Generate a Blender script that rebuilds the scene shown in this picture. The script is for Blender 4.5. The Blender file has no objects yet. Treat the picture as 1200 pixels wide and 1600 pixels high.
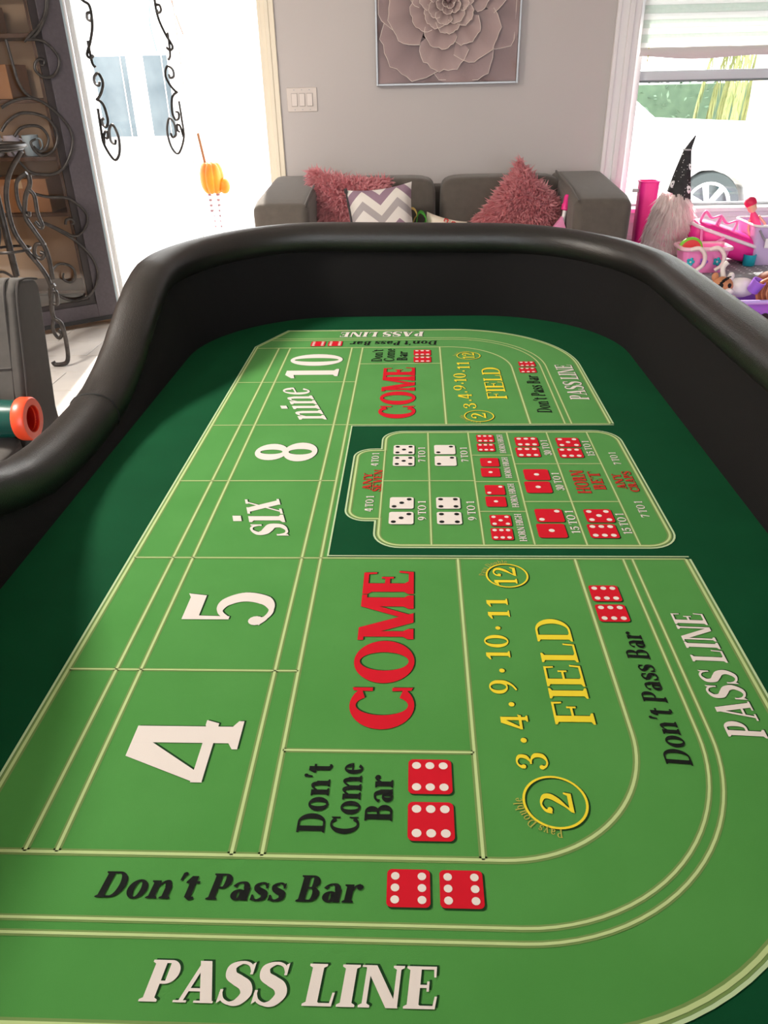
import bpy, math, random
from mathutils import Vector, Matrix
random.seed(7)
PI = math.pi
sc = bpy.context.scene
COL = sc.collection

def S(r, g, b):
    f = lambda c: c / 12.92 if c <= .04045 else ((c + .055) / 1.055) ** 2.4
    return (f(r / 255.), f(g / 255.), f(b / 255.), 1.0)

# ------------------------------------------------------------------ camera
cam_d = bpy.data.cameras.new('camera')
cam = bpy.data.objects.new('camera', cam_d)
COL.objects.link(cam)
cam_d.sensor_fit = 'HORIZONTAL'
cam_d.sensor_width = 36.0
cam_d.lens = 36.0
cam_d.clip_start = .02
rt = Vector((0.99911817, 0.03686731, -0.02009208))
up = Vector((-0.00067179, 0.49250890, 0.87030715))
fw = Vector((-0.04198142, 0.86952618, -0.49209936))
cam.matrix_world = Matrix(((rt.x, up.x, -fw.x, 0), (rt.y, up.y, -fw.y, 0), (rt.z, up.z, -fw.z, 1.43), (0, 0, 0, 1)))
sc.camera = cam

# ------------------------------------------------------------------ sky, sun, exposure
world = bpy.data.worlds.new('daylight')
sc.world = world
world.use_nodes = True
wn = world.node_tree.nodes
bg = wn['Background']
sky = wn.new('ShaderNodeTexSky')
sky.sky_type = 'HOSEK_WILKIE'
sky.turbidity = 6.0
sky.ground_albedo = .5
sky.sun_direction = Vector((-.10, .80, .62)).normalized()
skymix = wn.new('ShaderNodeMix'); skymix.data_type = 'RGBA'
skymix.inputs[0].default_value = .72
skymix.inputs[7].default_value = (.95, .98, 1.0, 1)
world.node_tree.links.new(sky.outputs[0], skymix.inputs[6])
world.node_tree.links.new(skymix.outputs[2], bg.inputs['Color'])
bg.inputs['Strength'].default_value = 5.0

sun_d = bpy.data.lights.new('sun', 'SUN')
sun_d.energy = 7.0
sun_d.angle = .02
sun_d.color = (1.0, .93, .82)
sun = bpy.data.objects.new('sun', sun_d)
COL.objects.link(sun)
sun.rotation_euler = Vector((.10, -.80, -.62)).to_track_quat('-Z', 'Y').to_euler()

def portal(name, loc, rot, sx, sy):
    d = bpy.data.lights.new(name, 'AREA')
    d.shape = 'RECTANGLE'; d.size = sx; d.size_y = sy
    d.cycles.is_portal = True
    o = bpy.data.objects.new(name, d); COL.objects.link(o)
    o.location = loc; o.rotation_euler = rot
portal('door_daylight', (-1.46, 5.36, 1.07), (-PI / 2, 0, 0), 1.12, 2.1)
portal('window_daylight', (1.95, 5.36, 1.42), (-PI / 2, 0, 0), 1.35, 1.45)
portal('rear_daylight', (0, -3.16, 1.25), (PI / 2, 0, 0), 4.6, 2.3)

sc.view_settings.view_transform = 'Standard'
sc.view_settings.look = 'None'
sc.view_settings.gamma = 1.0
sc.view_settings.use_curve_mapping = False
sc.view_settings.exposure = 0.88
sc.cycles.use_denoising = True
sc.cycles.max_bounces = 10
sc.cycles.diffuse_bounces = 6
sc.cycles.transparent_max_bounces = 12
sc.cycles.sample_clamp_indirect = 8.0
sc.cycles.caustics_reflective = False
sc.cycles.caustics_refractive = False

# ------------------------------------------------------------------ materials
MAT = {}
def mat(name, col, rough=.6, metal=0., var=None, bump=None, sheen=0., spec=.5, wave=None, coat=0., alpha=1., trans=0., sss=0.):
    """var=(scale, other colour, contrast)   bump=(scale, strength)   wave=(scale, strength)"""
    if name in MAT: return MAT[name]
    m = bpy.data.materials.new(name); m.use_nodes = True
    nt = m.node_tree; N = nt.nodes; L = nt.links
    b = N['Principled BSDF']
    b.inputs['Base Color'].default_value = col
    b.inputs['Roughness'].default_value = rough
    b.inputs['Metallic'].default_value = metal
    b.inputs['Specular IOR Level'].default_value = spec
    b.inputs['Sheen Weight'].default_value = sheen
    b.inputs['Coat Weight'].default_value = coat
    b.inputs['Alpha'].default_value = alpha
    b.inputs['Transmission Weight'].default_value = trans
    b.inputs['Subsurface Weight'].default_value = sss
    tc = N.new('ShaderNodeTexCoord')
    if var:
        n = N.new('ShaderNodeTexNoise'); n.inputs['Scale'].default_value = var[0]; n.inputs['Detail'].default_value = 4
        L.new(tc.outputs['Object'], n.inputs['Vector'])
        r = N.new('ShaderNodeValToRGB')
        c = var[2] if len(var) > 2 else .25
        r.color_ramp.elements[0].position = .5 - c; r.color_ramp.elements[1].position = .5 + c
        r.color_ramp.elements[0].color = col; r.color_ramp.elements[1].color = var[1]
        L.new(n.outputs['Fac'], r.inputs['Fac']); L.new(r.outputs['Color'], b.inputs['Base Color'])
    h = None
    if bump:
        n = N.new('ShaderNodeTexNoise'); n.inputs['Scale'].default_value = bump[0]; n.inputs['Detail'].default_value = 3
        L.new(tc.outputs['Object'], n.inputs['Vector']); h = n.outputs['Fac']; st = bump[1]
    if wave:
        n = N.new('ShaderNodeTexWave'); n.inputs['Scale'].default_value = wave[0]; n.bands_direction = 'DIAGONAL'
        L.new(tc.outputs['Object'], n.inputs['Vector']); h = n.outputs['Fac']; st = wave[1]
    if h:
        bp = N.new('ShaderNodeBump'); bp.inputs['Strength'].default_value = st; bp.inputs['Distance'].default_value = .002
        L.new(h, bp.inputs['Height']); L.new(bp.outputs['Normal'], b.inputs['Normal'])
    MAT[name] = m
    return m

def glass_mat(name, col=(1, 1, 1, 1), refl=.06, rough=0.0):
    m = bpy.data.materials.new(name); m.use_nodes = True
    nt = m.node_tree; N = nt.nodes; L = nt.links
    N.remove(N['Principled BSDF'])
    t = N.new('ShaderNodeBsdfTransparent'); t.inputs[0].default_value = col
    g = N.new('ShaderNodeBsdfGlossy'); g.inputs['Roughness'].default_value = rough
    f = N.new('ShaderNodeFresnel'); f.inputs[0].default_value = 1.45
    mx = N.new('ShaderNodeMixShader')
    L.new(f.outputs[0], mx.inputs[0]); L.new(t.outputs[0], mx.inputs[1]); L.new(g.outputs[0], mx.inputs[2])
    L.new(mx.outputs[0], N['Material Output'].inputs['Surface'])
    MAT[name] = m
    return m

felt_dark = mat('felt_dark_green', S(3, 68, 38), .92, var=(9, S(7, 76, 44), .3), bump=(1500, .25), spec=.15)
felt_light = mat('felt_light_green', S(72, 143, 64), .92, var=(7, S(82, 152, 74), .3), bump=(1500, .25), sheen=.08, spec=.2)
felt_mid = mat('felt_print_edge', S(48, 112, 52), .92, bump=(1500, .2), spec=.2)
line_edge = mat('line_olive', S(118, 148, 86), .9, spec=.2)
line_core = mat('line_pale', S(190, 212, 150), .9, spec=.2)
line_white = mat('line_white', S(188, 214, 170), .9, spec=.2)
ink_white = mat('ink_white', S(232, 224, 220), .85, bump=(1500, .2), spec=.2)
ink_black = mat('ink_black', S(18, 22, 20), .85, spec=.2)
ink_red = mat('ink_red', S(206, 18, 40), .85, spec=.2)
ink_brick = mat('ink_brick_red', S(186, 52, 40), .85, spec=.2)
ink_yellow = mat('ink_yellow', S(236, 216, 56), .85, spec=.2)
ink_shadow = mat('ink_drop_shadow', S(22, 62, 28), .9, spec=.2)
ink_gold = mat('ink_gold_olive', S(178, 172, 80), .85, spec=.2)
leather = mat('black_leather', S(25, 23, 23), .35, bump=(380, .45), var=(3, S(33, 29, 27), .3), spec=.6)
cloth_black = mat('black_woven_cloth', S(27, 25, 26), .95, wave=(260, .7), spec=.25)
wood_dark = mat('dark_table_wood', S(46, 30, 22), .5, var=(14, S(60, 40, 28)))
wall_paint = mat('grey_wall_paint', S(196, 190, 189), .85, bump=(240, .12))
wall_tan = mat('tan_wall_paint', S(176, 146, 118), .85)
white_paint = mat('white_trim_paint', S(236, 234, 236), .45)
cream_paint = mat('cream_trim_paint', S(236, 226, 206), .5)
ceil_paint = mat('white_ceiling_paint', S(238, 236, 232), .9)
tile_mat = mat('pale_marble_tile', S(212, 206, 200), .35, var=(4, S(190, 186, 184), .3))
grout = mat('grey_grout', S(168, 160, 152), .9)
sofa_mat = mat('grey_upholstery', S(98, 91, 85), .95, var=(30, S(88, 82, 77), .3), bump=(900, .3), sheen=.25, spec=.2)
iron = mat('wrought_iron', S(52, 50, 50), .38, metal=.75, var=(40, S(78, 74, 72)))
bronze = mat('bronze_door_metal', S(66, 60, 66), .5, metal=.25, var=(60, S(76, 70, 76)))
bronze_dark = mat('dark_glazing_bead', S(34, 26, 28), .5)
pane_glass = glass_mat('clear_glass')
pink_fur = mat('pink_shag', S(242, 186, 190), .75, var=(14, S(216, 146, 154), .3), sheen=.3)
silver = mat('silver_frame', S(168, 170, 174), .4, metal=.5)
def translucent(m, col, fac):
    nt = m.node_tree; pb = nt.nodes['Principled BSDF']
    tl = nt.nodes.new('ShaderNodeBsdfTranslucent'); tl.inputs[0].default_value = col
    mx = nt.nodes.new('ShaderNodeMixShader'); mx.inputs[0].default_value = fac
    nt.links.new(pb.outputs[0], mx.inputs[1]); nt.links.new(tl.outputs[0], mx.inputs[2]); nt.links.new(mx.outputs[0], nt.nodes['Material Output'].inputs[0]); return m
translucent(pink_fur, S(242, 178, 184), .4)

# ------------------------------------------------------------------ mesh helpers
class MB:
    def __init__(s): s.v = []; s.f = []; s.m = []
    def poly(s, pts, mi=0):
        i = len(s.v); s.v += [tuple(p) for p in pts]; s.f.append(tuple(range(i, i + len(pts)))); s.m.append(mi); return s
    def grid(s, rows, mi=0, closed_u=False, closed_v=False):
        i = len(s.v); R = len(rows); C = len(rows[0])
        for r in rows: s.v += [tuple(p) for p in r]
        for a in range(R if closed_v else R - 1):
            for b in range(C if closed_u else C - 1):
                a2 = (a + 1) % R; b2 = (b + 1) % C
                s.f.append((i + a * C + b, i + a * C + b2, i + a2 * C + b2, i + a2 * C + b)); s.m.append(mi)
        return s
    def cap(s, pts, mi=0, flip=False):
        return s.poly(list(reversed(pts)) if flip else pts, mi)
    def box(s, x0, x1, y0, y1, z0, z1, mi=0):
        i = len(s.v)
        s.v += [(x, y, z) for z in (z0, z1) for y in (y0, y1) for x in (x0, x1)]
        for q in ((0, 2, 3, 1), (4, 5, 7, 6), (0, 1, 5, 4), (2, 6, 7, 3), (0, 4, 6, 2), (1, 3, 7, 5)):
            s.f.append(tuple(i + k for k in q)); s.m.append(mi)
        return s
    def prism(s, pts, axis, a, b, mi=0):
        """extrude a 2-D outline along an axis"""
        def P(p, t):
            return {'x': (t, p[0], p[1]), 'y': (p[0], t, p[1]), 'z': (p[0], p[1], t)}[axis]
        A = [P(p, a) for p in pts]; B = [P(p, b) for p in pts]
        s.grid([A, B], mi, closed_u=True); s.cap(A, mi, True); s.cap(B, mi)
        return s
    def tube(s, pts, r, n=8, mi=0, closed=False, flat=1.0):
        pts = [Vector(p) for p in pts]; N = len(pts)
        rr = r if isinstance(r, (list, tuple)) else [r] * N
        tang = []
        for k in range(N):
            a = pts[(k - 1) % N] if (closed or k > 0) else pts[k]
            b = pts[(k + 1) % N] if (closed or k < N - 1) else pts[k]
            t = b - a
            tang.append(t.normalized() if t.length > 1e-9 else Vector((0, 0, 1)))
        u = tang[0].orthogonal().normalized(); rows = []
        for k in range(N):
            u = (u - tang[k] * u.dot(tang[k]))
            u = u.normalized() if u.length > 1e-6 else tang[k].orthogonal().normalized()
            w = tang[k].cross(u)
            rows.append([pts[k] + u * (math.cos(2 * PI * j / n) * rr[k]) + w * (math.sin(2 * PI * j / n) * rr[k] * flat) for j in range(n)])
        s.grid(rows, mi, closed_u=True, closed_v=closed)
        if not closed: s.cap(rows[0], mi, True); s.cap(rows[-1], mi)
        return s
    def lathe(s, prof, c=(0, 0, 0), n=20, mi=0, axis='z', sx=1., sy=1., caps=True):
        rows = []
        for r, h in prof:
            row = []
            for j in range(n):
                a = 2 * PI * j / n; p = (r * math.cos(a) * sx, r * math.sin(a) * sy, h)
                if axis == 'x': p = (p[2], p[0], p[1])
                if axis == 'y': p = (p[0], p[2], p[1])
                row.append((c[0] + p[0], c[1] + p[1], c[2] + p[2]))
            rows.append(row)
        s.grid(rows, mi, closed_u=True)
        if caps and prof[0][0] > 1e-4: s.cap(rows[0], mi, True)
        if caps and prof[-1][0] > 1e-4: s.cap(rows[-1], mi)
        return s
    def ball(s, c, rx, ry=None, rz=None, n=12, m=8, mi=0, e=1.0):
        ry = ry or rx; rz = rz or rx
        sp = lambda t: math.copysign(abs(t) ** e, t)
        rows = []
        for a in range(m + 1):
            th = -PI / 2 + PI * a / m
            rows.append([(c[0] + rx * sp(math.cos(th)) * sp(math.cos(2 * PI * b / n)), c[1] + ry * sp(math.cos(th)) * sp(math.sin(2 * PI * b / n)), c[2] + rz * sp(math.sin(th))) for b in range(n)])
        return s.grid(rows, mi, closed_u=True)
    def build(s, name, mats, parent=None, smooth=None, loc=None, rot=None, bevel=0., seg=2, fix=False):
        me = bpy.data.meshes.new(name)
        me.from_pydata([tuple(p) for p in s.v], [], s.f)
        if not isinstance(mats, (list, tuple)): mats = [mats]
        for m in mats: me.materials.append(m)
        if len(mats) > 1: me.polygons.foreach_set('material_index', s.m)
        me.validate(); me.update()
        if fix:
            import bmesh
            bm = bmesh.new(); bm.from_mesh(me); bmesh.ops.remove_doubles(bm, verts=bm.verts, dist=1e-5)
            bmesh.ops.recalc_face_normals(bm, faces=bm.faces); bm.to_mesh(me); bm.free()
        if smooth is not None:
            me.polygons.foreach_set('use_smooth', [True] * len(me.polygons))
            me.set_sharp_from_angle(angle=math.radians(smooth))
        o = bpy.data.objects.new(name, me); COL.objects.link(o)
        if parent: o.parent = parent
        if loc: o.location = loc
        if rot: o.rotation_euler = rot
        if bevel:
            bv = o.modifiers.new('bevel', 'BEVEL'); bv.width = bevel; bv.segments = seg; bv.limit_method = 'ANGLE'
            if smooth is None:
                me.polygons.foreach_set('use_smooth', [True] * len(me.polygons))
                bv.harden_normals = True
        return o

def empty(name, loc=(0, 0, 0), rz=0.):
    o = bpy.data.objects.new(name, None); COL.objects.link(o); o.empty_display_size = .1
    o.location = loc; o.rotation_euler = (0, 0, rz); return o
def tag(o, label, cat, group=None):
    o['label'] = label; o['category'] = cat
    if group: o['group'] = group
    return o
def struct(o): o['kind'] = 'structure'; return o
def thing(name, label, cat, loc=(0, 0, 0), rz=0., group=None): return tag(empty(name, loc, rz), label, cat, group)

def catmull(P, k=8, closed=False):
    P = [Vector(p) for p in P]; N = len(P); out = []
    for i in range(N if closed else N - 1):
        g = lambda j: P[j % N] if closed else P[min(max(j, 0), N - 1)]
        a, b, c, d = g(i - 1), g(i), g(i + 1), g(i + 2)
        for j in range(k):
            t = j / k
            out.append(.5 * ((2 * b) + (c - a) * t + (2 * a - 5 * b + 4 * c - d) * t * t + (3 * b - a - 3 * c + d) * t ** 3))
    if not closed: out.append(P[-1])
    return out
def smoothstep(a, b, x):
    t = min(1, max(0, (x - a) / (b - a))); return t * t * (3 - 2 * t)
def lerp(tab, x):
    if x <= tab[0][0]: return tab[0][1]
    for (a, p), (b, q) in zip(tab, tab[1:]):
        if x <= b: return p + (q - p) * smoothstep(0, 1, (x - a) / (b - a)) * .35 + (q - p) * ((x - a) / (b - a)) * .65
    return tab[-1][1]
def fur(points, length, width, spread, down=0.0, mi=0, seed=1):
    """points = (position, normal) pairs; bent tapering blades"""
    rnd = random.Random(seed); b = MB()
    for p, n in points:
        p = Vector(p); n = Vector(n).normalized()
        d = (n + Vector((rnd.gauss(0, spread), rnd.gauss(0, spread), rnd.gauss(0, spread) - down))).normalized()
        L = length * rnd.uniform(.6, 1.15); w = width * rnd.uniform(.7, 1.2)
        s = d.cross(Vector((rnd.gauss(0, 1), rnd.gauss(0, 1), rnd.gauss(0, 1)))).normalized() * w
        q = p + d * L * .5; d2 = (d + Vector((rnd.gauss(0, .25), rnd.gauss(0, .25), -.25 - down * .4 + rnd.gauss(0, .2)))).normalized()
        e = q + d2 * L * .5; i = len(b.v)
        b.v += [tuple(p - s), tuple(p + s), tuple(q + s * .8), tuple(q - s * .8), tuple(e)]
        b.f += [(i, i + 1, i + 2, i + 3), (i + 3, i + 2, i + 4)]; b.m += [mi, mi]
    return b

# ------------------------------------------------------------------ the room shell
WY = 5.2      # inner face of the back wall
def wall(name, m, boxes):
    b = MB()
    for q in boxes: b.box(*q)
    return struct(b.build(name, m))
wall('wall_back', wall_paint, [(-.89, 1.2, WY, WY + .16, 0, 2.7), (2.66, 3.4, WY, WY + .16, 0, 2.7), (1.2, 2.66, WY, WY + .16, 0, .68), (1.2, 2.66, WY, WY + .16, 2.16, 2.7),
                               (-2.14, -.89, WY, WY + .16, 2.14, 2.7)])
struct(MB().prism([(-2.24, WY), (-2.11, WY), (-2.11, WY + .16), (-2.48, 6.2), (-4.1, 6.2), (-4.1, 6.1), (-2.58, 6.1), (-2.24, WY + .2)], 'z', 0, 2.7).build('wall_alcove', wall_tan))
struct(MB().prism([(-2.11, WY + .165), (-2.098, WY + .165), (-2.468, 6.2), (-2.48, 6.2)], 'z', 0, 2.7).build('wall_porch', white_paint))
wall('wall_left', wall_tan, [(-4.2, -4.1, -3.2, 6.2, 0, 2.7)])
wall('wall_right', wall_paint, [(3.4, 3.5, -3.2, WY + .16, 0, 2.7)])
wall('wall_rear', wall_paint, [(-4.2, -2.3, -3.2, -3.08, 0, 2.7), (2.3, 3.5, -3.2, -3.08, 0, 2.7), (-2.3, 2.3, -3.2, -3.08, 2.4, 2.7)])
wall('ceiling', ceil_paint, [(-4.2, 3.5, -3.2, 6.2, 2.7, 2.8)])
floor = wall('floor', grout, [(-4.2, 3.5, -3.2, 6.2, -.12, -.006)])
tb = MB().box(-.297, .297, -.147, .147, -.006, 0)
tile0 = None
for iy in range(31):
    for ix in range(13):
        x = -4.1 + .3 + .6 * ix + (.3 if iy % 2 else 0); y = -3.05 + .15 + .3 * iy
        if x > 3.0 or (y > 5.25 and x > -2.5) or y > 6.0 or (x > -.9 and .1 < y < 2.6): continue
        if y < .3: continue
        if tile0 is None: tile0 = tb.build('floor_tile', tile_mat, floor, bevel=.0015, seg=1); o = tile0
        else: o = tile0.copy(); COL.objects.link(o); o.parent = floor
        o.location = (x, y, 0)
def rect_trim(name, m, boxes, bevel=.006):
    b = MB()
    for q in boxes: b.box(*q)
    return struct(b.build(name, m, bevel=bevel))
rect_trim('baseboard_back', white_paint, [(-.80, 3.4, WY - .018, WY, 0, .12)])
# door casing: moulded profile with a cream reveal
b = MB()
for (x0, x1, d) in ((-.895, -.868, .014), (-.870, -.845, .022), (-.847, -.815, .016)): b.box(x0, x1, WY - d, WY, 0, 2.2)
b.box(-2.2, -.815, WY - .018, WY, 2.14, 2.22)
struct(b.build('trim_1', cream_paint, bevel=.004))
struct(MB().box(-.912, -.888, WY - .012, WY + .17, 0, 2.16).build('trim_2', cream_paint, bevel=.003))
struct(MB().box(-2.10, -2.075, WY - .012, WY + .17, 0, 2.16).build('trim_3', white_paint, bevel=.003))
struct(MB().box(-2.1, -.89, WY, WY + .17, -.005, .012).build('trim_4', mat('threshold_metal', S(150, 146, 140), .4, .6), bevel=.003))

# flush ceiling lamp over the left half of the room
def ceiling_lamp(x, y, watts, label):
    lp_ = thing('ceiling_lamp', label, 'ceiling lamp', (x, y, 2.7), group='flush ceiling lamps')
    MB().lathe([(.36, 0), (.36, -.03), (.33, -.035)], n=32).build('lamp_base', white_paint, lp_, smooth=40)
    d = bpy.data.lights.new('lamp_glow', 'AREA'); d.shape = 'DISK'; d.size = .62; d.energy = watts; d.color = (1.0, .94, .85)
    o = bpy.data.objects.new('lamp_glow', d); COL.objects.link(o); o.parent = lp_; o.location = (0, 0, -.04)
ceiling_lamp(-2.6, 1.9, 95, 'white flush ceiling lamp left of the craps table')

# light-switch plate
sw = thing('light_switch', 'white three-gang rocker switch plate on the grey wall', 'light switch', (-.684, WY, 1.325))
MB().box(-.090, .090, -.008, 0, -.064, .064).build('plate', mat('switch_plate', S(214, 204, 198), .5), sw, bevel=.004)
for k in (-1, 0, 1):
    fr = MB().box(k * .046 - .018, k * .046 + .018, -.011, -.006, -.035, .035).build('rocker_frame', mat('switch_gap', S(176, 166, 160), .6), sw)
    MB().prism([(-.010, -.032), (-.016, -.032), (-.012, .032), (-.009, .032)], 'x', k * .046 - .0155, k * .046 + .0155).build('rocker', mat('switch_rocker', S(222, 212, 206), .45), fr)
for x in (-.046, 0, .046):
    for z in (-.052, .052): MB().lathe([(.003, -.0095), (.003, -.007)], (x, 0, z), 8, axis='y').build('screw', silver, sw)

# ------------------------------------------------------------------ window with blind
win = struct(empty('window_1', (0, 0, 0)))
b = MB()
for (x0, x1, d) in ((1.125, 1.150, .030), (1.148, 1.195, .020), (1.193, 1.225, .034), (1.223, 1.262, .022)): b.box(x0, x1, WY - d, WY, .70, 2.2)
b.build('casing', white_paint, win, bevel=.005)
b = MB()
for (x0, x1, d) in ((2.70, 2.725, .030), (2.655, 2.702, .020), (2.6, 2.657, .034)): b.box(x0, x1, WY - d, WY, .70, 2.2)
b.build('casing', white_paint, win, bevel=.005)
MB().box(1.125, 2.725, WY - .03, WY, 2.14, 2.25).build('head_casing', white_paint, win, bevel=.005)
MB().box(1.10, 2.75, WY - .075, WY + .10, .664, .690).build('sill', white_paint, win, bevel=.006)
b = MB(); b.box(1.13, 2.72, WY - .022, WY, .52, .665); b.box(1.13, 2.72, WY - .032, WY, .60, .63); b.box(1.13, 2.72, WY - .028, WY, .50, .53)
b.build('apron', white_paint, win, bevel=.004)
b = MB(); b.box(1.255, 1.31, WY + .03, WY + .12, .69, 2.16); b.box(2.55, 2.61, WY + .03, WY + .12, .69, 2.16); b.box(1.31, 2.55, WY + .03, WY + .12, 2.10, 2.16)
b.build('frame', white_paint, win, bevel=.004)
lo = MB().box(1.31, 2.55, WY + .045, WY + .085, 1.384, 1.434).box(1.31, 2.55, WY + .045, WY + .085, .69, .705).build('meeting_rail', mat('sash_white', S(200, 208, 214), .4), win, bevel=.004)
MB().box(1.31, 2.55, WY + .062, WY + .066, .705, 1.384).build('pane', pane_glass, win)
MB().box(1.31, 2.55, WY + .082, WY + .086, 1.434, 2.10).build('pane', pane_glass, win)
MB().box(1.31, 2.55, WY + .05, WY + .08, 1.372, 1.384).build('gasket', mat('grey_gasket', S(120, 134, 134), .6), win)
blind = thing('window_blind', 'white pleated fabric blind half lowered in the window', 'blind', (1.93, WY + .012, 1.5))
shade_a = mat('blind_fabric', S(228, 236, 230), .9, var=(60, S(214, 226, 218), .2))
shade_b = mat('blind_fabric_white', S(246, 248, 246), .9)
for m_ in (shade_a, shade_b):
    nt = m_.node_tree; pb = nt.nodes['Principled BSDF']
    tl = nt.nodes.new('ShaderNodeBsdfTranslucent'); tl.inputs[0].default_value = pb.inputs['Base Color'].default_value
    mx = nt.nodes.new('ShaderNodeMixShader'); mx.inputs[0].default_value = .5
    nt.links.new(pb.outputs[0], mx.inputs[1]); nt.links.new(tl.outputs[0], mx.inputs[2]); nt.links.new(mx.outputs[0], nt.nodes['Material Output'].inputs[0])
zz = .045
for k in range(16):
    hh = .030 if k % 2 == 0 else .040
    MB().prism([(-.002, zz), (-.008 if k % 2 else -.003, zz + hh * .5), (-.002, zz + hh), (.001, zz + hh), (-.005 if k % 2 else 0, zz + hh * .5), (.001, zz)], 'x', -.645, .645).build('slat', shade_a if k % 2 else shade_b, blind)
    zz += hh
MB().box(-.65, .65, -.012, .014, zz, zz + .05).build('head_rail', white_paint, blind, bevel=.004)
rows = []
for k in range(33):
    t = k / 32; sag = .030 * math.sin(PI * min(1, t * 1.05)) * (.6 + .4 * math.sin(t * 9))
    rows.append([(-.645 + 1.29 * t, -.004 - .012 * math.sin(q / 6 * PI) - .004 * math.sin(t * 25), .05 - (.042 + sag) * q / 6) for q in range(7)])
MB().grid(rows).build('drooping_hem', mat('blind_hem', S(220, 214, 214), .9), blind, smooth=60)
MB().box(-.600, -.594, -.012, -.009, -.02, .05).build('cord_tab', mat('yellow_tab', S(206, 196, 110), .7), blind)

# ------------------------------------------------------------------ doors
door = struct(empty('door_1', (-2.05, WY, 0), math.atan2(-.61, -.79)))
def leaf_box(b, u0, u1, z0, z1, t=.022): return b.box(u0, u1, -t, t, z0, z1)
b = MB(); leaf_box(b, 0, .135, .06, 2.1); leaf_box(b, .86, 1.0, .06, 2.1); leaf_box(b, .135, .86, .06, .150); leaf_box(b, .135, .86, 1.98, 2.1)
b.build('leaf_frame', bronze, door, bevel=.003)
b = MB(); leaf_box(b, .133, .175, .148, 1.982, .012); leaf_box(b, .82, .862, .148, 1.982, .012); leaf_box(b, .17, .83, .148, .18, .012); leaf_box(b, .17, .83, 1.95, 1.982, .012)
b.build('glazing_bead', bronze_dark, door)
MB().box(.17, .83, -.003, .003, .17, 1.96).build('pane', pane_glass, door)
MB().box(-.012, 0, -.018, .018, .06, 2.1).build('weather_strip', mat('weather_strip_grey', S(150, 166, 174), .4), door)
MB().box(0, 1.0, -.026, .026, .035, .062).build('door_sweep', mat('rubber_sweep', S(30, 30, 32), .6), door)
scrolls = [
 [(.076, 1.853), (.097, 1.792), (.138, 1.735), (.203, 1.682), (.243, 1.648)],
 [(.060, 1.90), (.085, 1.80), (.150, 1.705), (.215, 1.655)],
 [(.226, 1.66), (.173, 1.66), (.124, 1.642), (.074, 1.578), (.082, 1.523), (.125, 1.478), (.181, 1.475), (.216, 1.508), (.207, 1.546), (.178, 1.565), (.158, 1.556), (.163, 1.536), (.181, 1.533)],
 [(.340, 1.66), (.331, 1.516), (.323, 1.445), (.291, 1.386), (.234, 1.354)],
 [(.447, 1.325), (.369, 1.358), (.278, 1.369), (.211, 1.344), (.134, 1.273), (.086, 1.185), (.097, 1.097), (.156, 1.004), (.223, .962), (.300, .960), (.370, .980), (.418, 1.039), (.45, 1.1)],
 [(.478, 1.204), (.431, 1.252), (.350, 1.292), (.261, 1.285), (.196, 1.249), (.168, 1.171), (.205, 1.093), (.275, 1.065), (.317, 1.092), (.329, 1.138), (.296, 1.154)],
 [(.414, 1.173), (.368, 1.215), (.301, 1.226), (.249, 1.210), (.224, 1.157), (.247, 1.106), (.289, 1.087), (.319, 1.117)],
 [(.420, .880), (.362, .853), (.291, .832), (.197, .820), (.135, .776), (.091, .715), (.101, .650), (.157, .597), (.206, .595), (.241, .618), (.327, .674), (.386, .703)],
 [(.231, .664), (.221, .690), (.192, .694), (.177, .673), (.192, .660)],
 [(.386, .703), (.295, .644), (.193, .562), (.113, .452), (.093, .347), (.134, .249), (.209, .197), (.292, .198), (.365, .243), (.394, .329), (.380, .388), (.330, .433), (.275, .425), (.239, .388), (.242, .335), (.276, .312), (.315, .338), (.306, .377)]]
for k, P in enumerate(scrolls):
    # the leaf faces the room on its +y side
    pts = catmull([(u, .034, z) for u, z in P], 6)
    MB().tube(pts, [.0085 if i < len(pts) * .8 else .0085 - .003 * (i - len(pts) * .8) / (len(pts) * .2) for i in range(len(pts))], 8).build('iron_scroll', iron, door, smooth=60)
    if k in (3, 4, 7, 9):   # mirrored on the far half of the leaf
        pts = catmull([(.99 - u, .034, z) for u, z in P], 6)
        MB().tube(pts, .008, 8).build('iron_scroll', iron, door, smooth=60)
MB().lathe([(.012, 0), (.02, .004), (.02, .03), (.03, .05), (.0, .06)], (.93, .022, 1.0), 14, axis='y').build('door_knob', iron, door, smooth=50)

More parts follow.
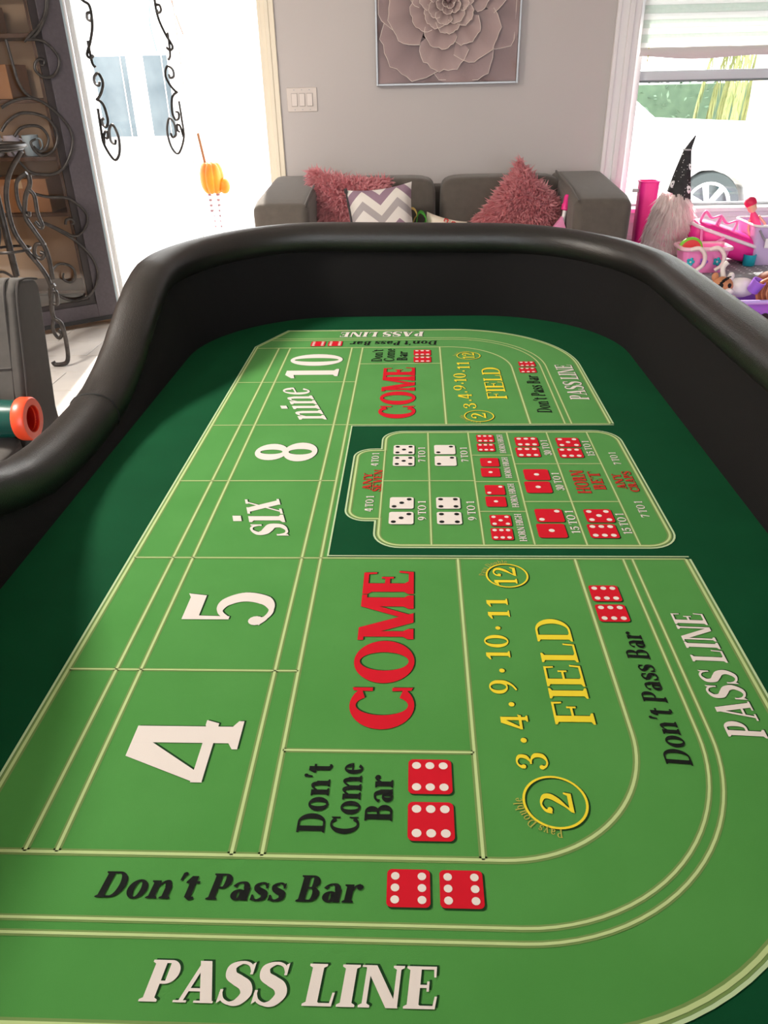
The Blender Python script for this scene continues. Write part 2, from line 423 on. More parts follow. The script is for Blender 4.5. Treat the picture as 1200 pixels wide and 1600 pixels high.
storm = struct(empty('door_2', (-2.07, WY + .15, 0)))
wp = mat('white_storm_door', S(246, 246, 246), .4)
b = MB(); b.box(0, .03, -.012, .012, .02, 2.1); b.box(.637, .645, -.006, .006, .02, 2.1); b.box(.03, .637, -.012, .012, .02, .06); b.box(.03, .637, -.012, .012, 2.05, 2.1)
b.build('leaf_frame', wp, storm, bevel=.003)
MB().box(.03, .637, -.003, .003, .06, 2.05).build('pane', pane_glass, storm)
sl = [[(.02, 1.95), (.109, 1.864), (.148, 1.831), (.144, 1.736), (.115, 1.655), (.081, 1.589), (.10, 1.57), (.12, 1.585)],
      [(.10, 1.66), (.10, 1.60), (.104, 1.54), (.12, 1.52)],
      [(.145, 1.80), (.125, 1.795), (.122, 1.77), (.14, 1.76), (.146, 1.775)],
      [(.089, 1.343), (.126, 1.384), (.148, 1.44), (.130, 1.487), (.100, 1.47), (.098, 1.435), (.120, 1.425), (.128, 1.445)],
      [(.087, 1.352), (.125, 1.321), (.138, 1.242), (.125, 1.20), (.103, 1.205), (.100, 1.235), (.117, 1.245)],
      [(.087, 1.30), (.084, 1.2), (.086, 1.098), (.133, 1.008), (.173, 1.041), (.187, 1.133), (.164, 1.206), (.136, 1.18), (.134, 1.116), (.158, 1.10), (.166, 1.125)],
      [(.088, 1.10), (.100, 1.16), (.118, 1.17), (.12, 1.14), (.105, 1.13)]]
for P in sl:
    MB().tube(catmull([(u, -.02, z) for u, z in P], 6), .009, 6).build('iron_scroll', iron, storm, smooth=60)
    MB().tube(catmull([(.69 - u, -.02, z + .03) for u, z in P], 6), .0075, 6).build('iron_scroll', iron, storm, smooth=60)

# ------------------------------------------------------------------ craps table
FZ = .73                                    # felt height
table = thing('craps_table', 'craps table with green printed felt and black padded rail', 'gaming table', (0, 1.364, 0))
FELT_RECT = (-.665, .608, .155, 2.575, .42)      # edge of the felt
RAIL_RECT = (-.731, .700, .085, 2.645, .46)      # centre line of the rail
def outline(rect, off=0., k=16, sx=12, sy=48):
    """rounded rectangle grown by off: list of (x, y, nx, ny) in table coordinates"""
    X0, X1, Y0, Y1, R_ = rect; out = []; r = R_ + off
    cs = [(X1 - R_, Y0 + R_, -90), (X1 - R_, Y1 - R_, 0), (X0 + R_, Y1 - R_, 90), (X0 + R_, Y0 + R_, 180)]
    for i, (cx, cy, a0) in enumerate(cs):
        for j in range(k + 1):
            a = math.radians(a0 + 90 * j / k); out.append((cx + r * math.cos(a), cy + r * math.sin(a), math.cos(a), math.sin(a)))
        nx_, ny_, a1 = cs[(i + 1) % 4]; a = math.radians(a0 + 90); n = sy if i in (0, 2) else sx
        p = (cx + r * math.cos(a), cy + r * math.sin(a)); q = (nx_ + r * math.cos(a), ny_ + r * math.sin(a))
        for j in range(1, n): out.append((p[0] + (q[0] - p[0]) * j / n, p[1] + (q[1] - p[1]) * j / n, math.cos(a), math.sin(a)))
    return [(x, y - 1.364, a, c) for x, y, a, c in out]
DIP = [(0, -.192), (.10, -.189), (.20, -.178), (.28, -.157), (.36, -.129), (.44, -.091), (.52, -.054), (.60, -.023), (.68, -.004), (.76, 0)]
def rail_z(x, y):
    z = .949 - .0196 * x + .020 * min(1, max(0, (abs(y) - .83) / .45)) ** 2
    return z + (lerp(DIP, abs(y - .10)) if x < -.5 else 0.)

O0 = outline(FELT_RECT)
OC = outline(RAIL_RECT)
felt = MB().cap([(x, y, FZ) for x, y, _, _ in O0]).build('playing_surface', felt_dark, table)
bed = MB(); oo = outline(RAIL_RECT, .03); bed.grid([[(x, y, .60) for x, y, _, _ in oo], [(x, y, FZ - .004) for x, y, _, _ in oo]], closed_u=True); bed.cap([(x, y, .60) for x, y, _, _ in oo], 0, True); bed.cap([(x, y, FZ - .004) for x, y, _, _ in oo])
bed.build('table_bed', wood_dark, table)
wl = MB(); rows = []
for t in range(9):
    f = t / 8; row = []
    for (x, y, nx, ny), (cx, cy, _, _) in zip(O0, OC):
        zt = rail_z(cx, cy) - .01; g = .06 * f + .60 * f * f
        row.append((x + (cx - x) * g, y + (cy - y) * g, FZ - .002 + (zt - FZ) * f))
    rows.append(row)
wl.grid(rows, closed_u=True).build('bumper_wall', cloth_black, table, smooth=60)
ow = MB(); o1 = outline(RAIL_RECT, .02); ow.grid([[(x, y, .60) for x, y, _, _ in o1], [(x, y, rail_z(x, y)) for x, y, _, _ in OC]], closed_u=True)
ow.build('outer_panel', wood_dark, table, smooth=50)
rl = MB(); rows = []
NS = 22; HW, HH = .0555, .0475
for x, y, nx, ny in OC:
    z = rail_z(x, y); row = []
    for j in range(NS):
        a = 2 * PI * j / NS; e = .9
        ca = math.copysign(abs(math.cos(a)) ** e, math.cos(a)); sa = math.copysign(abs(math.sin(a)) ** e, math.sin(a))
        row.append((x + nx * HW * ca, y + ny * HW * ca, z + HH * sa))
    rows.append(row)
rail = rl.grid(rows, closed_u=True, closed_v=True).build('padded_rail', leather, table, smooth=80)
# stitched seams across the rail
for target in (1.60, .72):
    best = min((i for i in range(len(OC)) if OC[i][0] < -.7), key=lambda i: abs(OC[i][1] + 1.364 - target))
    ring = rows[best]; c = Vector((sum(p[0] for p in ring), sum(p[1] for p in ring), sum(p[2] for p in ring))) / NS
    MB().tube([c + (Vector(p) - c) * 1.004 for p in ring], .0022, 5, closed=True).build('seam', mat('seam_black', S(12, 12, 12), .7), rail)
for sx in (-1, 1):
    for yy in (-1.0, 0, 1.0):
        MB().lathe([(.03, 0), (.045, .03), (.035, .10), (.05, .30), (.062, .50), (.05, .55), (.07, .60)], (-.03 + sx * .52, yy, 0), 16).build('leg', wood_dark, table, smooth=40)

# ---- lettering: a small hand-drawn serif alphabet --------------------------------
def glyph(ch, W=.17, T=.06, SR=.07, SH=.05):
    P = []; lay = [0]
    def a(p): P.append((lay[0], p)); lay[0] += 1
    def st(x, y0, y1, b=1, t=1, w=None):
        w = w or W; a([(x, y0), (x + w, y0), (x + w, y1), (x, y1)])
        if b: a([(x - SR, y0), (x + w + SR, y0), (x + w + SR, y0 + SH), (x + w, y0 + SH * 1.9), (x, y0 + SH * 1.9), (x - SR, y0 + SH)])
        if t: a([(x - SR, y1 - SH), (x, y1 - SH * 1.9), (x + w, y1 - SH * 1.9), (x + w + (SR if t == 1 else 0), y1 - SH), (x + w + (SR if t == 1 else 0), y1), (x - SR, y1)])
    def bar(x0, x1, y, t=None): t = t or T; a([(x0, y - t / 2), (x1, y - t / 2), (x1, y + t / 2), (x0, y + t / 2)])
    def dg(x0, y0, x1, y1, w): a([(x0, y0), (x0 + w, y0), (x1 + w, y1), (x1, y1)])
    def foot(x0, x1, y=0, h=None): h = h or SH; a([(x0, y), (x1, y), (x1, y + h), (x0, y + h)])
    def rg(cx, cy, rx, ry, wx, wy, a0=0, a1=360, n=28):
        for i in range(n):
            A = math.radians(a0 + (a1 - a0) * i / n); B = math.radians(a0 + (a1 - a0) * (i + 1) / n)
            o = lambda t: (cx + rx * math.cos(t), cy + ry * math.sin(t)); q = lambda t: (cx + (rx - wx) * math.cos(t), cy + (ry - wy) * math.sin(t))
            a([q(A), o(A), o(B), q(B)]); lay[0] -= 1
        lay[0] += 1
    def bowl(x0, x1, y0, y1):
        ry = (y1 - y0) / 2; rx = min((x1 - x0) * .72, ry * 1.05); cx = x1 - rx
        bar(x0, cx, y1 - T / 2); bar(x0, cx, y0 + T / 2); rg(cx, (y0 + y1) / 2, rx, ry, W * 1.02, T, -90, 90)
    def br(pts, ws, k=7):
        C = catmull([(p[0], p[1], 0) for p in pts], k); n = len(C); L = []; R = []
        for i in range(n):
            t = (C[min(i + 1, n - 1)] - C[max(i - 1, 0)]); t.normalize(); f = i / (n - 1) * (len(ws) - 1); j = min(int(f), len(ws) - 2)
            w = (ws[j] + (ws[j + 1] - ws[j]) * (f - j)) / 2; L.append((C[i].x - t.y * w, C[i].y + t.x * w)); R.append((C[i].x + t.y * w, C[i].y - t.x * w))
        for i in range(n - 1): a([L[i], R[i], R[i + 1], L[i + 1]]); lay[0] -= 1 - .25 * (i % 2)
        lay[0] += 1
    def dot(x, y, r): a([(x + r * math.cos(2 * PI * i / 14), y + r * math.sin(2 * PI * i / 14)) for i in range(14)])
    X = .68
    w = .7
    if ch == 'A':
        dg(.10, 0, .36, 1, T * 1.25); dg(.60 - W * .1, 0, .36 - W * .25, 1, W * 1.05); bar(.2, .6, .30); foot(0, .28); foot(.48 - W * .2, .84); w = .86
    elif ch == 'B': st(.08, 0, 1, 1, 2); bowl(.08 + W, .64, .48, 1); bowl(.08 + W, .70, 0, .48 + T); w = .76
    elif ch == 'C':
        rg(.45, .5, .44, .52, W * 1.05, T, 42, 318); a([(.72, .66), (.79, .66), (.79, 1.0), (.73, .97)]); a([(.72, .34), (.79, .34), (.79, 0), (.73, .03)]); w = .86
    elif ch == 'D': st(.08, 0, 1, 1, 2); bowl(.08 + W, .84, 0, 1); w = .90
    elif ch in 'EF':
        st(.08, 0, 1, 1, 2); bar(.2, .64, 1 - T / 2); a([(.58, 1), (.64, 1), (.645, .74), (.60, .74)]); bar(.2, .50, .52); a([(.46, .40), (.51, .40), (.51, .64), (.46, .64)]); w = .70
        if ch == 'E': bar(.2, .66, T / 2); a([(.60, 0), (.66, 0), (.69, .29), (.64, .29)]); w = .74
    elif ch == 'G':
        rg(.45, .5, .44, .52, W * 1.05, T, 42, 318); a([(.72, .66), (.79, .66), (.79, 1.0), (.73, .97)]); st(.80 - W, .04, .44, 0, 1); w = .92
    elif ch == 'H': st(.08, 0, 1); st(.66, 0, 1); bar(.2, .7, .5); w = .74 + W
    elif ch == 'I': st(.08, 0, 1); w = .16 + W
    elif ch == 'L': st(.08, 0, 1); bar(.2, .62, T / 2); a([(.56, 0), (.62, 0), (.65, .32), (.60, .32)]); w = .68
    elif ch == 'M':
        st(.08, 0, 1, 1, 0, T * 1.3); st(.84, 0, 1, 1, 0); dg(.06, 1, .50 - W * .3, 0, W * 1.0); dg(.84, 1, .47, 0, T * 1.3); foot(0, .2, 1 - SH); foot(.84, .92 + W, 1 - SH); w = .92 + W
    elif ch == 'N':
        st(.10, 0, 1, 1, 0, T * 1.3); dg(.06, 1, .72 - W * .5, 0, W * 1.05); st(.74, 0, 1, 0, 1, T * 1.3); foot(0, .2, 1 - SH); w = .92
    elif ch == 'O': rg(.48, .5, .46, .52, W * 1.08, T, n=40); w = .96
    elif ch == 'P': st(.08, 0, 1, 1, 2); bowl(.08 + W, .66, .42, 1); w = .70
    elif ch == 'R': st(.08, 0, 1, 1, 2); bowl(.08 + W, .66, .46, 1); dg(.56, 0, .34, .48, W * 1.05); foot(.5, .86); w = .84
    elif ch == 'S':
        br([(.60, .76), (.52, .93), (.34, .985), (.15, .87), (.17, .67), (.34, .55), (.52, .43), (.585, .24), (.46, .05), (.28, .01), (.12, .10), (.05, .27)],
           [T * .8, T, T, W * .75, W, W * 1.1, W * 1.1, W, W * .75, T, T, T * .8]); a([(.56, .70), (.62, .70), (.63, 1.0), (.57, .96)]); a([(.03, .33), (.09, .33), (.09, .06), (.02, 0)]); w = .70
    elif ch == 'T': st(.32, 0, 1, 1, 0); bar(.04, .64 + W, 1 - T / 2); a([(.02, .70), (.07, .70), (.10, 1), (.03, 1)]); a([(.61 + W, .70), (.66 + W, .70), (.65 + W, 1), (.58 + W, 1)]); w = .68 + W
    elif ch == 'V': dg(.08, 1, .40 - W * .3, 0, W * 1.05); dg(.68, 1, .40, 0, T * 1.25); foot(0, .34, 1 - SH); foot(.58, .84, 1 - SH); w = .84
    elif ch == 'Y': dg(.06, 1, .34, .42, W); dg(.66, 1, .38, .42, T * 1.25); st(.34, 0, .46, 1, 0); foot(0, .32, 1 - SH); foot(.56, .82, 1 - SH); w = .82
    elif ch == 'a':
        st(.40, 0, .48, 0, 0, W * .92); br([(.08, .50), (.16, .63), (.30, .67), (.42, .62), (.48, .46)], [W * .7, T, T, W * .7, W * .92]); rg(.27, .20, .24, .21, W * .95, T, 0, 360); a([(.40, 0), (.62, 0), (.62, .05), (.52, .09)]); w = .64
    elif ch == 'b': st(.07, 0, 1, 0, 2); rg(.36, .34, .30, .36, W, T); w = .70
    elif ch == 'e':
        rg(.32, .34, .29, .36, W * .98, T, 20, 320); bar(.1, .60, .38, T * .9); a([(.46, .38), (.61, .38), (.60, .46), (.50, .46)]); w = .66
    elif ch == 'i': st(.08, 0, X, 1, 2); a([(.05, .82), (.10 + W, .82), (.10 + W, .98), (.05, .98)]); w = .16 + W
    elif ch == 'l': st(.08, 0, 1.02, 1, 2); w = .16 + W
    elif ch in 'nm':
        st(.08, 0, X, 1, 2); x = .08 + W; n_ = 1 if ch == 'n' else 2
        for i in range(n_):
            br([(x - .02, .48), (x + .10, .62), (x + .24, .62), (x + .30 - W * .02, .45)], [T, T, W * .8, W * .95]); st(x + .21, 0, .50, 1, 0, W * .95); x += .21 + W
        w = x + .09
    elif ch == 'o': rg(.34, .34, .32, .37, W, T, n=34); w = .68
    elif ch == 'r': st(.08, 0, X, 1, 2); br([(.06 + W, .46), (.14 + W, .60), (.28 + W, .63)], [T, T, W * .8]); dot(.28 + W, .58, W * .48); w = .36 + W
    elif ch == 's':
        br([(.46, .50), (.38, .64), (.25, .66), (.12, .56), (.16, .44), (.28, .36), (.42, .27), (.42, .10), (.26, .02), (.13, .05), (.06, .18)], [T, T, T, W * .7, W * .9, W, W, W * .8, T, T, T]); a([(.42, .46), (.48, .46), (.48, .67), (.43, .66)]); a([(.03, .22), (.09, .22), (.09, .02), (.03, 0)]); w = .54
    elif ch == 't': st(.14, .06, .88, 0, 0, W * .95); bar(.02, .46, X - T / 2, T * 1.2); br([(.14 + W * .5, .12), (.22 + W * .5, .03), (.36 + W * .4, .06)], [W * .95, W * .6, T]); a([(.14, .88), (.14, .66), (.02, .66)]); w = .47
    elif ch == 'u': st(.08, .14, X, 0, 2, W * .95); br([(.08 + W * .5, .16), (.20, .03), (.36, .05), (.46, .18)], [W * .95, W * .6, T, T]); st(.44, 0, X, 0, 2, W * .95); a([(.44, 0), (.50 + W, 0), (.50 + W, .06), (.44, .1)]); w = .53 + W
    elif ch == 'x': dg(.42, 0, .06, X, W * 1.1); dg(.05, 0, .50, X, T * 1.2); foot(0, .22); foot(.40, .66); foot(0, .28, X - SH); foot(.44, .64, X - SH); w = .66
    elif ch == 'y': dg(.06, X, .30, 0, W); dg(.52, X, .24, -.24, T * 1.2); foot(0, .28, X - SH); foot(.42, .64, X - SH); dot(.20, -.22, W * .5); w = .64
    elif ch == "'": a([(.06, 1.0), (.20, 1.0), (.12, .70), (.04, .70)]); dot(.14, .95, .08); w = .22
    elif ch == '0': rg(.34, .5, .31, .52, W, T, n=36); w = .68
    elif ch == '1': st(.20, 0, 1, 1, 0); a([(.20, 1), (.20, .84), (.04, .80), (.04, .86)]); w = .38 + W
    elif ch == '2':
        br([(.09, .68), (.12, .88), (.30, .985), (.50, .88), (.52, .68), (.40, .45), (.22, .22), (.08, .05)], [W * .9, W * .5, T, W * .8, W, W * .9, T, T]); dot(.13, .74, W * .5)
        a([(.04, 0), (.60, 0), (.64, .24), (.59, .24), (.54, .13), (.10, .13)]); w = .68
    elif ch == '3':
        br([(.10, .80), (.18, .94), (.34, .98), (.50, .88), (.48, .68), (.32, .55), (.22, .53)], [W * .8, W * .4, T, W * .8, W * .9, T, T]); br([(.22, .54), (.40, .50), (.54, .36), (.52, .14), (.34, .015), (.16, .05), (.07, .20)], [T, T, W, W, T, T, W * .8]); dot(.12, .78, W * .48); dot(.10, .20, W * .5); w = .66
    elif ch == '4':
        a([(.46, 1.0), (.46 - W * .8, 1.0), (.02, .30), (.02, .23), (.10, .28)]); a([(.46, 1.0), (.46, .80), (.13, .30), (.04, .30)]); a([(.02, .235), (.70, .235), (.74, .36), (.68, .36), (.62, .335), (.02, .335)]); st(.46, 0, 1, 1, 0); w = .74
    elif ch == '5':
        a([(.12, 1), (.12, .47), (.18, .47), (.20, 1)]); a([(.12, 1), (.56, 1), (.64, 1.04), (.60, .82), (.12, .82)])
        br([(.14, .49), (.28, .60), (.46, .56), (.57, .36), (.50, .12), (.32, .02), (.16, .06), (.08, .16)], [T, T, W * .8, W, W * .9, T, T, W * .9]); dot(.10, .16, W * .45); w = .68
    elif ch == '7': a([(.04, 1), (.62, 1), (.62, .93), (.56, .84), (.10, .84), (.08, .70), (.03, .70)]); dg(.20, 0, .62 - T * 2, .93, W * .9); w = .66
    elif ch == '8': rg(.35, .74, .27, .27, W * .85, T); rg(.35, .26, .31, .28, W * .95, T); w = .70
    elif ch == '9': rg(.33, .66, .30, .35, W * .95, T); br([(.55, .66), (.54, .40), (.42, .16), (.20, .0)], [W, W * .9, W * .5, T]); w = .67
    elif ch == '.': dot(.12, .10, .11); w = .24
    elif ch == ' ': w = .30
    return P, w

def text_polys(s, W, gap=.06, slant=0., **kw):
    out = []; x = 0
    for ch in s:
        P, w = glyph(ch, W, **kw)
        out += [(l, [(x + px + slant * py, py) for px, py in p]) for l, p in P]; x += w + gap
    return out, x - gap
FRAMES = {'N': lambda x, y, u, v: (x - v, y + u), 'E': lambda x, y, u, v: (x + u, y + v), 'F': lambda x, y, u, v: (x - u, y - v)}
def letters(s, frame, x, y, length, cap, ink, slant=0., W=.17, name='printed_word', shadow=.0022, label=None, gap=.03, rise=0., **kw):
    P, tw = text_polys(s, W, gap, slant, **kw)
    xs = [p[0] for _, q in P for p in q]; x0 = min(xs); k = length / (max(xs) - x0); F = FRAMES[frame]; b = MB()
    if rise: P = [(l, [(u, v + rise * (u - x0) * k / cap) for u, v in q]) for l, q in P]
    if shadow:
        for l, q in P: b.poly([(F(x, y, (u - x0) * k, v * cap)[0] + shadow, F(x, y, (u - x0) * k, v * cap)[1] - 1.364 + shadow * .8, FZ + .0007 + l * 1.2e-5) for u, v in q], 1)
    for l, q in P: b.poly([(F(x, y, (u - x0) * k, v * cap)[0], F(x, y, (u - x0) * k, v * cap)[1] - 1.364, FZ + .0012 + l * 1.2e-5) for u, v in q], 0)
    # keep every face looking up
    for i, f in enumerate(b.f):
        A = sum(b.v[f[j]][0] * b.v[f[(j + 1) % len(f)]][1] - b.v[f[(j + 1) % len(f)]][0] * b.v[f[j]][1] for j in range(len(f)))
        if A < 0: b.f[i] = tuple(reversed(f))
    o = b.build(name, [ink, ink_shadow], felt)
    o['label'] = label or ('printed lettering ' + s.replace("'", ''))
    return o
def arc_letters(s, cx, cy, r, a0, a1, cap, ink):
    """letters with their tops outward, running clockwise from a0 to a1 degrees"""
    P, tw = [], 0; b = MB(); x = 0; items = []
    for ch in s:
        q, w = glyph(ch, .15); items.append((q, x, w)); x += w + .08
    for q, x0, w in items:
        a = math.radians(a0 + (a1 - a0) * (x0 + w / 2) / x); n = Vector((math.cos(a), math.sin(a))); t = Vector((math.sin(a), -math.cos(a)))
        k = abs(math.radians(a1 - a0)) * r / x
        for l, p in q:
            pts = []
            for u, v in p:
                z = Vector((cx, cy)) + n * (r + v * cap) + t * (u - w / 2) * k; pts.append((z.x, z.y - 1.364, FZ + .0012 + l * 1.2e-5))
            A = sum(pts[j][0] * pts[(j + 1) % len(pts)][1] - pts[(j + 1) % len(pts)][0] * pts[j][1] for j in range(len(pts)))
            b.poly(pts if A > 0 else pts[::-1])
    b.build('printed_word', ink, felt)['label'] = 'printed lettering Pays Double curving round the circle'

def strip(b, pts, w, z, mi, closed=False, shift=0.):
    pts = [Vector((p[0], p[1])) for p in pts]; n = len(pts); L = []; R = []
    for i in range(n):
        a = pts[(i - 1) % n] if closed or i else pts[i]; c = pts[(i + 1) % n] if closed or i < n - 1 else pts[i]
        d1 = (pts[i] - a); d2 = (c - pts[i])
        d1 = d1.normalized() if d1.length > 1e-7 else d2.normalized(); d2 = d2.normalized() if d2.length > 1e-7 else d1
        t = (d1 + d2).normalized(); nn = Vector((-t.y, t.x)); m = 1 / max(.5, nn.dot(Vector((-d1.y, d1.x))))
        L.append((pts[i] + nn * m * (shift + w / 2))); R.append((pts[i] + nn * m * (shift - w / 2)))
    for i in range(n if closed else n - 1):
        j = (i + 1) % n
        b.poly([(R[i].x, R[i].y - 1.364, z), (R[j].x, R[j].y - 1.364, z), (L[j].x, L[j].y - 1.364, z), (L[i].x, L[i].y - 1.364, z)], mi)
def line(pts, w=.0085, closed=False, white=0, name='layout_line'):
    b = MB(); strip(b, pts, w, FZ + .0006, 0, closed); strip(b, pts, w * .42, FZ + .0009, 1, closed)
    if white: strip(b, pts, .0035, FZ + .0009, 2, closed, white)
    return b.build(name, [line_edge, line_core, line_white], felt)
def arc(cx, cy, rx, ry, a0, a1, n=24): return [(cx + rx * math.cos(math.radians(a0 + (a1 - a0) * i / n)), cy + ry * math.sin(math.radians(a0 + (a1 - a0) * i / n))) for i in range(n + 1)]
def rrect(x0, x1, y0, y1, r, n=8): return arc(x1 - r, y0 + r, r, r, -90, 0, n) + arc(x1 - r, y1 - r, r, r, 0, 90, n) + arc(x0 + r, y1 - r, r, r, 90, 180, n) + arc(x0 + r, y0 + r, r, r, 180, 270, n)

L0, L1, L2, R1, R2, CX, FX, P1, P2, PX = -.478, -.411, -.377, -.192, -.160, .069, .262, .341, .356, .443
ROW = [2.232, 1.936, 1.647, 1.363, 1.079, .797, .512]
NY, FY = .345, 2.408
outer = [(-.40, NY), (.10, NY)] + arc(.10, .69, PX - .10, .69 - NY, -90, 0)[1:] + [(PX, ROW[4]), (R2 + .011, ROW[4]), (R2 + .011, ROW[2]), (PX, ROW[2])] + arc(.10, 2.06, PX - .10, FY - 2.06, 0, 90) + [(-.405, FY), (L0, 2.245), (L0, .50)]
MB().poly([(x, y - 1.364, FZ + .0003) for x, y in outer]).build('layout_panel', felt_light, felt)
near_edge = [(PX, ROW[4])] + list(reversed(arc(.10, .69, PX - .10, .69 - NY, -90, 0))) + [(-.40, NY), (L0, .50), (L0, 2.245), (-.405, FY)] + list(reversed(arc(.10, 2.06, PX - .10, FY - 2.06, 0, 90))) + [(PX, ROW[2])]
line(near_edge, .010, white=.007)
b = MB(); strip(b, [(PX + .007, ROW[4] + .007), (R2 + .011, ROW[4] + .007), (R2 + .011, ROW[2] - .007), (PX + .007, ROW[2] - .007)], .003, FZ + .0009, 0); b.build('layout_line', line_white, felt)
line([(L1, ROW[0]), (L1, ROW[6])]); line([(L2, ROW[0]), (L2, ROW[6])]); line([(R1, ROW[0]), (R1, ROW[6])]); line([(R2, ROW[0]), (R2, ROW[6])])
for r in (1, 2, 3, 4, 5): line([(L0, ROW[r]), (R2, ROW[r])], .006)
line([(R2, ROW[4]), (PX, ROW[4])], .006); line([(R2, ROW[2]), (PX, ROW[2])], .006)
line([(CX, ROW[4]), (CX, ROW[6])]); line([(CX, ROW[0]), (CX, ROW[2])])
line([(R2, .656), (CX, .656)], .007); line([(R2, 2.082), (CX, 2.082)], .007)
line([(L0 + .002, ROW[6]), (.09, ROW[6])] + arc(.09, .69, FX - .09, .69 - ROW[6], -90, 0)[1:] + [(FX, ROW[4])])
line([(L0 + .002, ROW[0]), (.09, ROW[0])] + [(x, y) for x, y in arc(.09, 2.04, FX - .09, ROW[0] - 2.04, 90, 0)][1:] + [(FX, ROW[2])])
for px, ny, fy in ((P1, .440, 2.308), (P2, .425, 2.325)):
    line([(L0 + .02, ny), (.10, ny)] + arc(.10, .69, px - .10, .69 - ny, -90, 0)[1:] + [(px, ROW[4])], .007)
    line([(L0 + .035, fy), (.10, fy)] + arc(.10, 2.05, px - .10, fy - 2.05, 90, 0)[1:] + [(px, ROW[2])], .007)
# proposition box
prop = arc(.395, 1.165, .045, .045, -90, 0, 8) + arc(.395, 1.55, .045, .05, 0, 90, 8) + arc(-.027, 1.56, .04, .04, 90, 180, 8) + [(-.067, 1.505)] + arc(-.092, 1.473, .032, .032, 90, 180, 8) + arc(-.092, 1.243, .032, .032, 180, 270, 8) + [(-.067, 1.211)] + arc(-.027, 1.16, .04, .04, 180, 270, 8)
MB().poly([(x, y - 1.364, FZ + .0003) for x, y in prop]).build('layout_panel', felt_light, felt)
line(prop, .009, True, white=-.0075)
for x in (.026, .116, .2025, .291, .380): line([(x, 1.122), (x, 1.598)], .006)
line([(-.067, 1.211), (-.067, 1.505)], .006)
line([(-.067, 1.362), (.116, 1.362)], .005)
for y in (1.480, 1.358, 1.238): line([(.116, y), (.2025, y)], .005)
for y in (1.438, 1.276): line([(.2025, y), (.380, y)], .005)

# printed dice
PIPS = {1: [(0, 0)], 2: [(-1, -1), (1, 1)], 3: [(-1, -1), (0, 0), (1, 1)], 4: [(-1, -1), (1, 1), (-1, 1), (1, -1)], 5: [(-1, -1), (1, 1), (-1, 1), (1, -1), (0, 0)], 6: [(-1, -1), (0, -1), (1, -1), (-1, 1), (0, 1), (1, 1)]}
def die(cx, cy, sx, sy, n, face=ink_red, pip=ink_white, turn=False):
    b = MB(); h = (sx / 2, sy / 2); r = min(h) * .24
    sq = lambda g, ox, oy, z, mi: b.poly([(cx + x + ox, cy + y + oy - 1.364, z) for x, y in rrect(-h[0] - g, h[0] + g, -h[1] - g, h[1] + g, r)], mi)
    sq(.0004, .0016, -.0014, FZ + .0008, 2); sq(0, 0, 0, FZ + .0011, 0)
    pr = min(h) * (.21 if n > 1 else .22)
    for x, y in PIPS[n]:
        if turn: x, y = y, x
        b.poly([(cx + x * h[0] * .62 + pr * math.cos(2 * PI * i / 14), cy + y * h[1] * .62 + pr * math.sin(2 * PI * i / 14) - 1.364, FZ + .0014) for i in range(14)], 1)
    o = b.build('printed_die', [face, pip, ink_shadow], felt)
    o['label'] = ('white' if face is ink_white else 'red') + ' printed die showing ' + ['', 'one', 'two', 'three', 'four', 'five', 'six'][n]
# big numbers
NUM = 'printed_number'
letters('4', 'N', -.215, .605, .098, .132, ink_white, W=.20, name=NUM); letters('5', 'N', -.217, .895, .083, .134, ink_white, W=.19, name=NUM)
letters('six', 'N', -.224, 1.150, .135, .097, ink_white, W=.18, T=.05, name=NUM, rise=.29); letters('8', 'N', -.216, 1.451, .095, .131, ink_white, W=.23, T=.085, name=NUM)
letters('nine', 'N', -.211, 1.678, .216, .096, ink_white, W=.17, T=.05, name=NUM, rise=.345); letters('10', 'N', -.213, 1.965, .205, .144, ink_white, W=.21, T=.08, name=NUM)
# COME, don't come
letters('COME', 'N', -.004, .691, .349, .080, ink_red, W=.24, gap=.0, T=.10, SH=.10, SR=.06); letters('COME', 'N', -.004, 1.683, .364, .086, ink_red, W=.24, gap=.0, T=.10, SH=.10, SR=.06)
for (s, x, y, l) in (("Don't", -.098, .541, .094), ('Come', -.062, .540, .097), ('Bar', -.026, .557, .063), ("Don't", -.098, 2.101, .108), ('Come', -.063, 2.101, .116), ('Bar', -.026, 2.108, .083)):
    letters(s, 'N', x, y, l, .030, ink_black, shadow=0, W=.22, T=.08)
for y in (.558, .619): die(.016, y, .050, .050, 6)
for y in (2.117, 2.178): die(.017, y, .050, .053, 6)
# don't pass bar
letters("Don't Pass Bar", 'E', -.318, .462, .266, .0285, ink_black, slant=.13, shadow=0, W=.22, T=.075)
for x in (-.0075, .045): die(x, .479, .043, .041, 6, turn=True)
letters("Don't Pass Bar", 'F', .064, 2.292, .266, .040, ink_black, slant=.13, shadow=0, W=.22, T=.075)
for x in (-.298, -.246): die(x, 2.272, .043, .048, 6, turn=True)
letters("Don't Pass Bar", 'N', .320, .640, .247, .030, ink_black, slant=.08, shadow=0, W=.20, T=.07); letters("Don't Pass Bar", 'N', .322, 1.714, .262, .034, ink_black, slant=.08, shadow=0, W=.20, T=.07)
for x, y in ((.291, .981), (.291, .931), (.306, 2.070), (.302, 2.018)): die(x, y, .045, .042, 6)
# pass line
letters('PASS LINE', 'E', -.243, .3655, .262, .0365, ink_white, slant=.09, W=.24, T=.075); letters('PASS LINE', 'F', .024, 2.390, .262, .050, ink_white, slant=.09, W=.24, T=.075)
letters('PASS LINE', 'N', .422, .684, .247, .046, ink_white, slant=.06, W=.20, T=.065); letters('PASS LINE', 'N', .426, 1.797, .262, .046, ink_white, slant=.06, W=.20, T=.065)
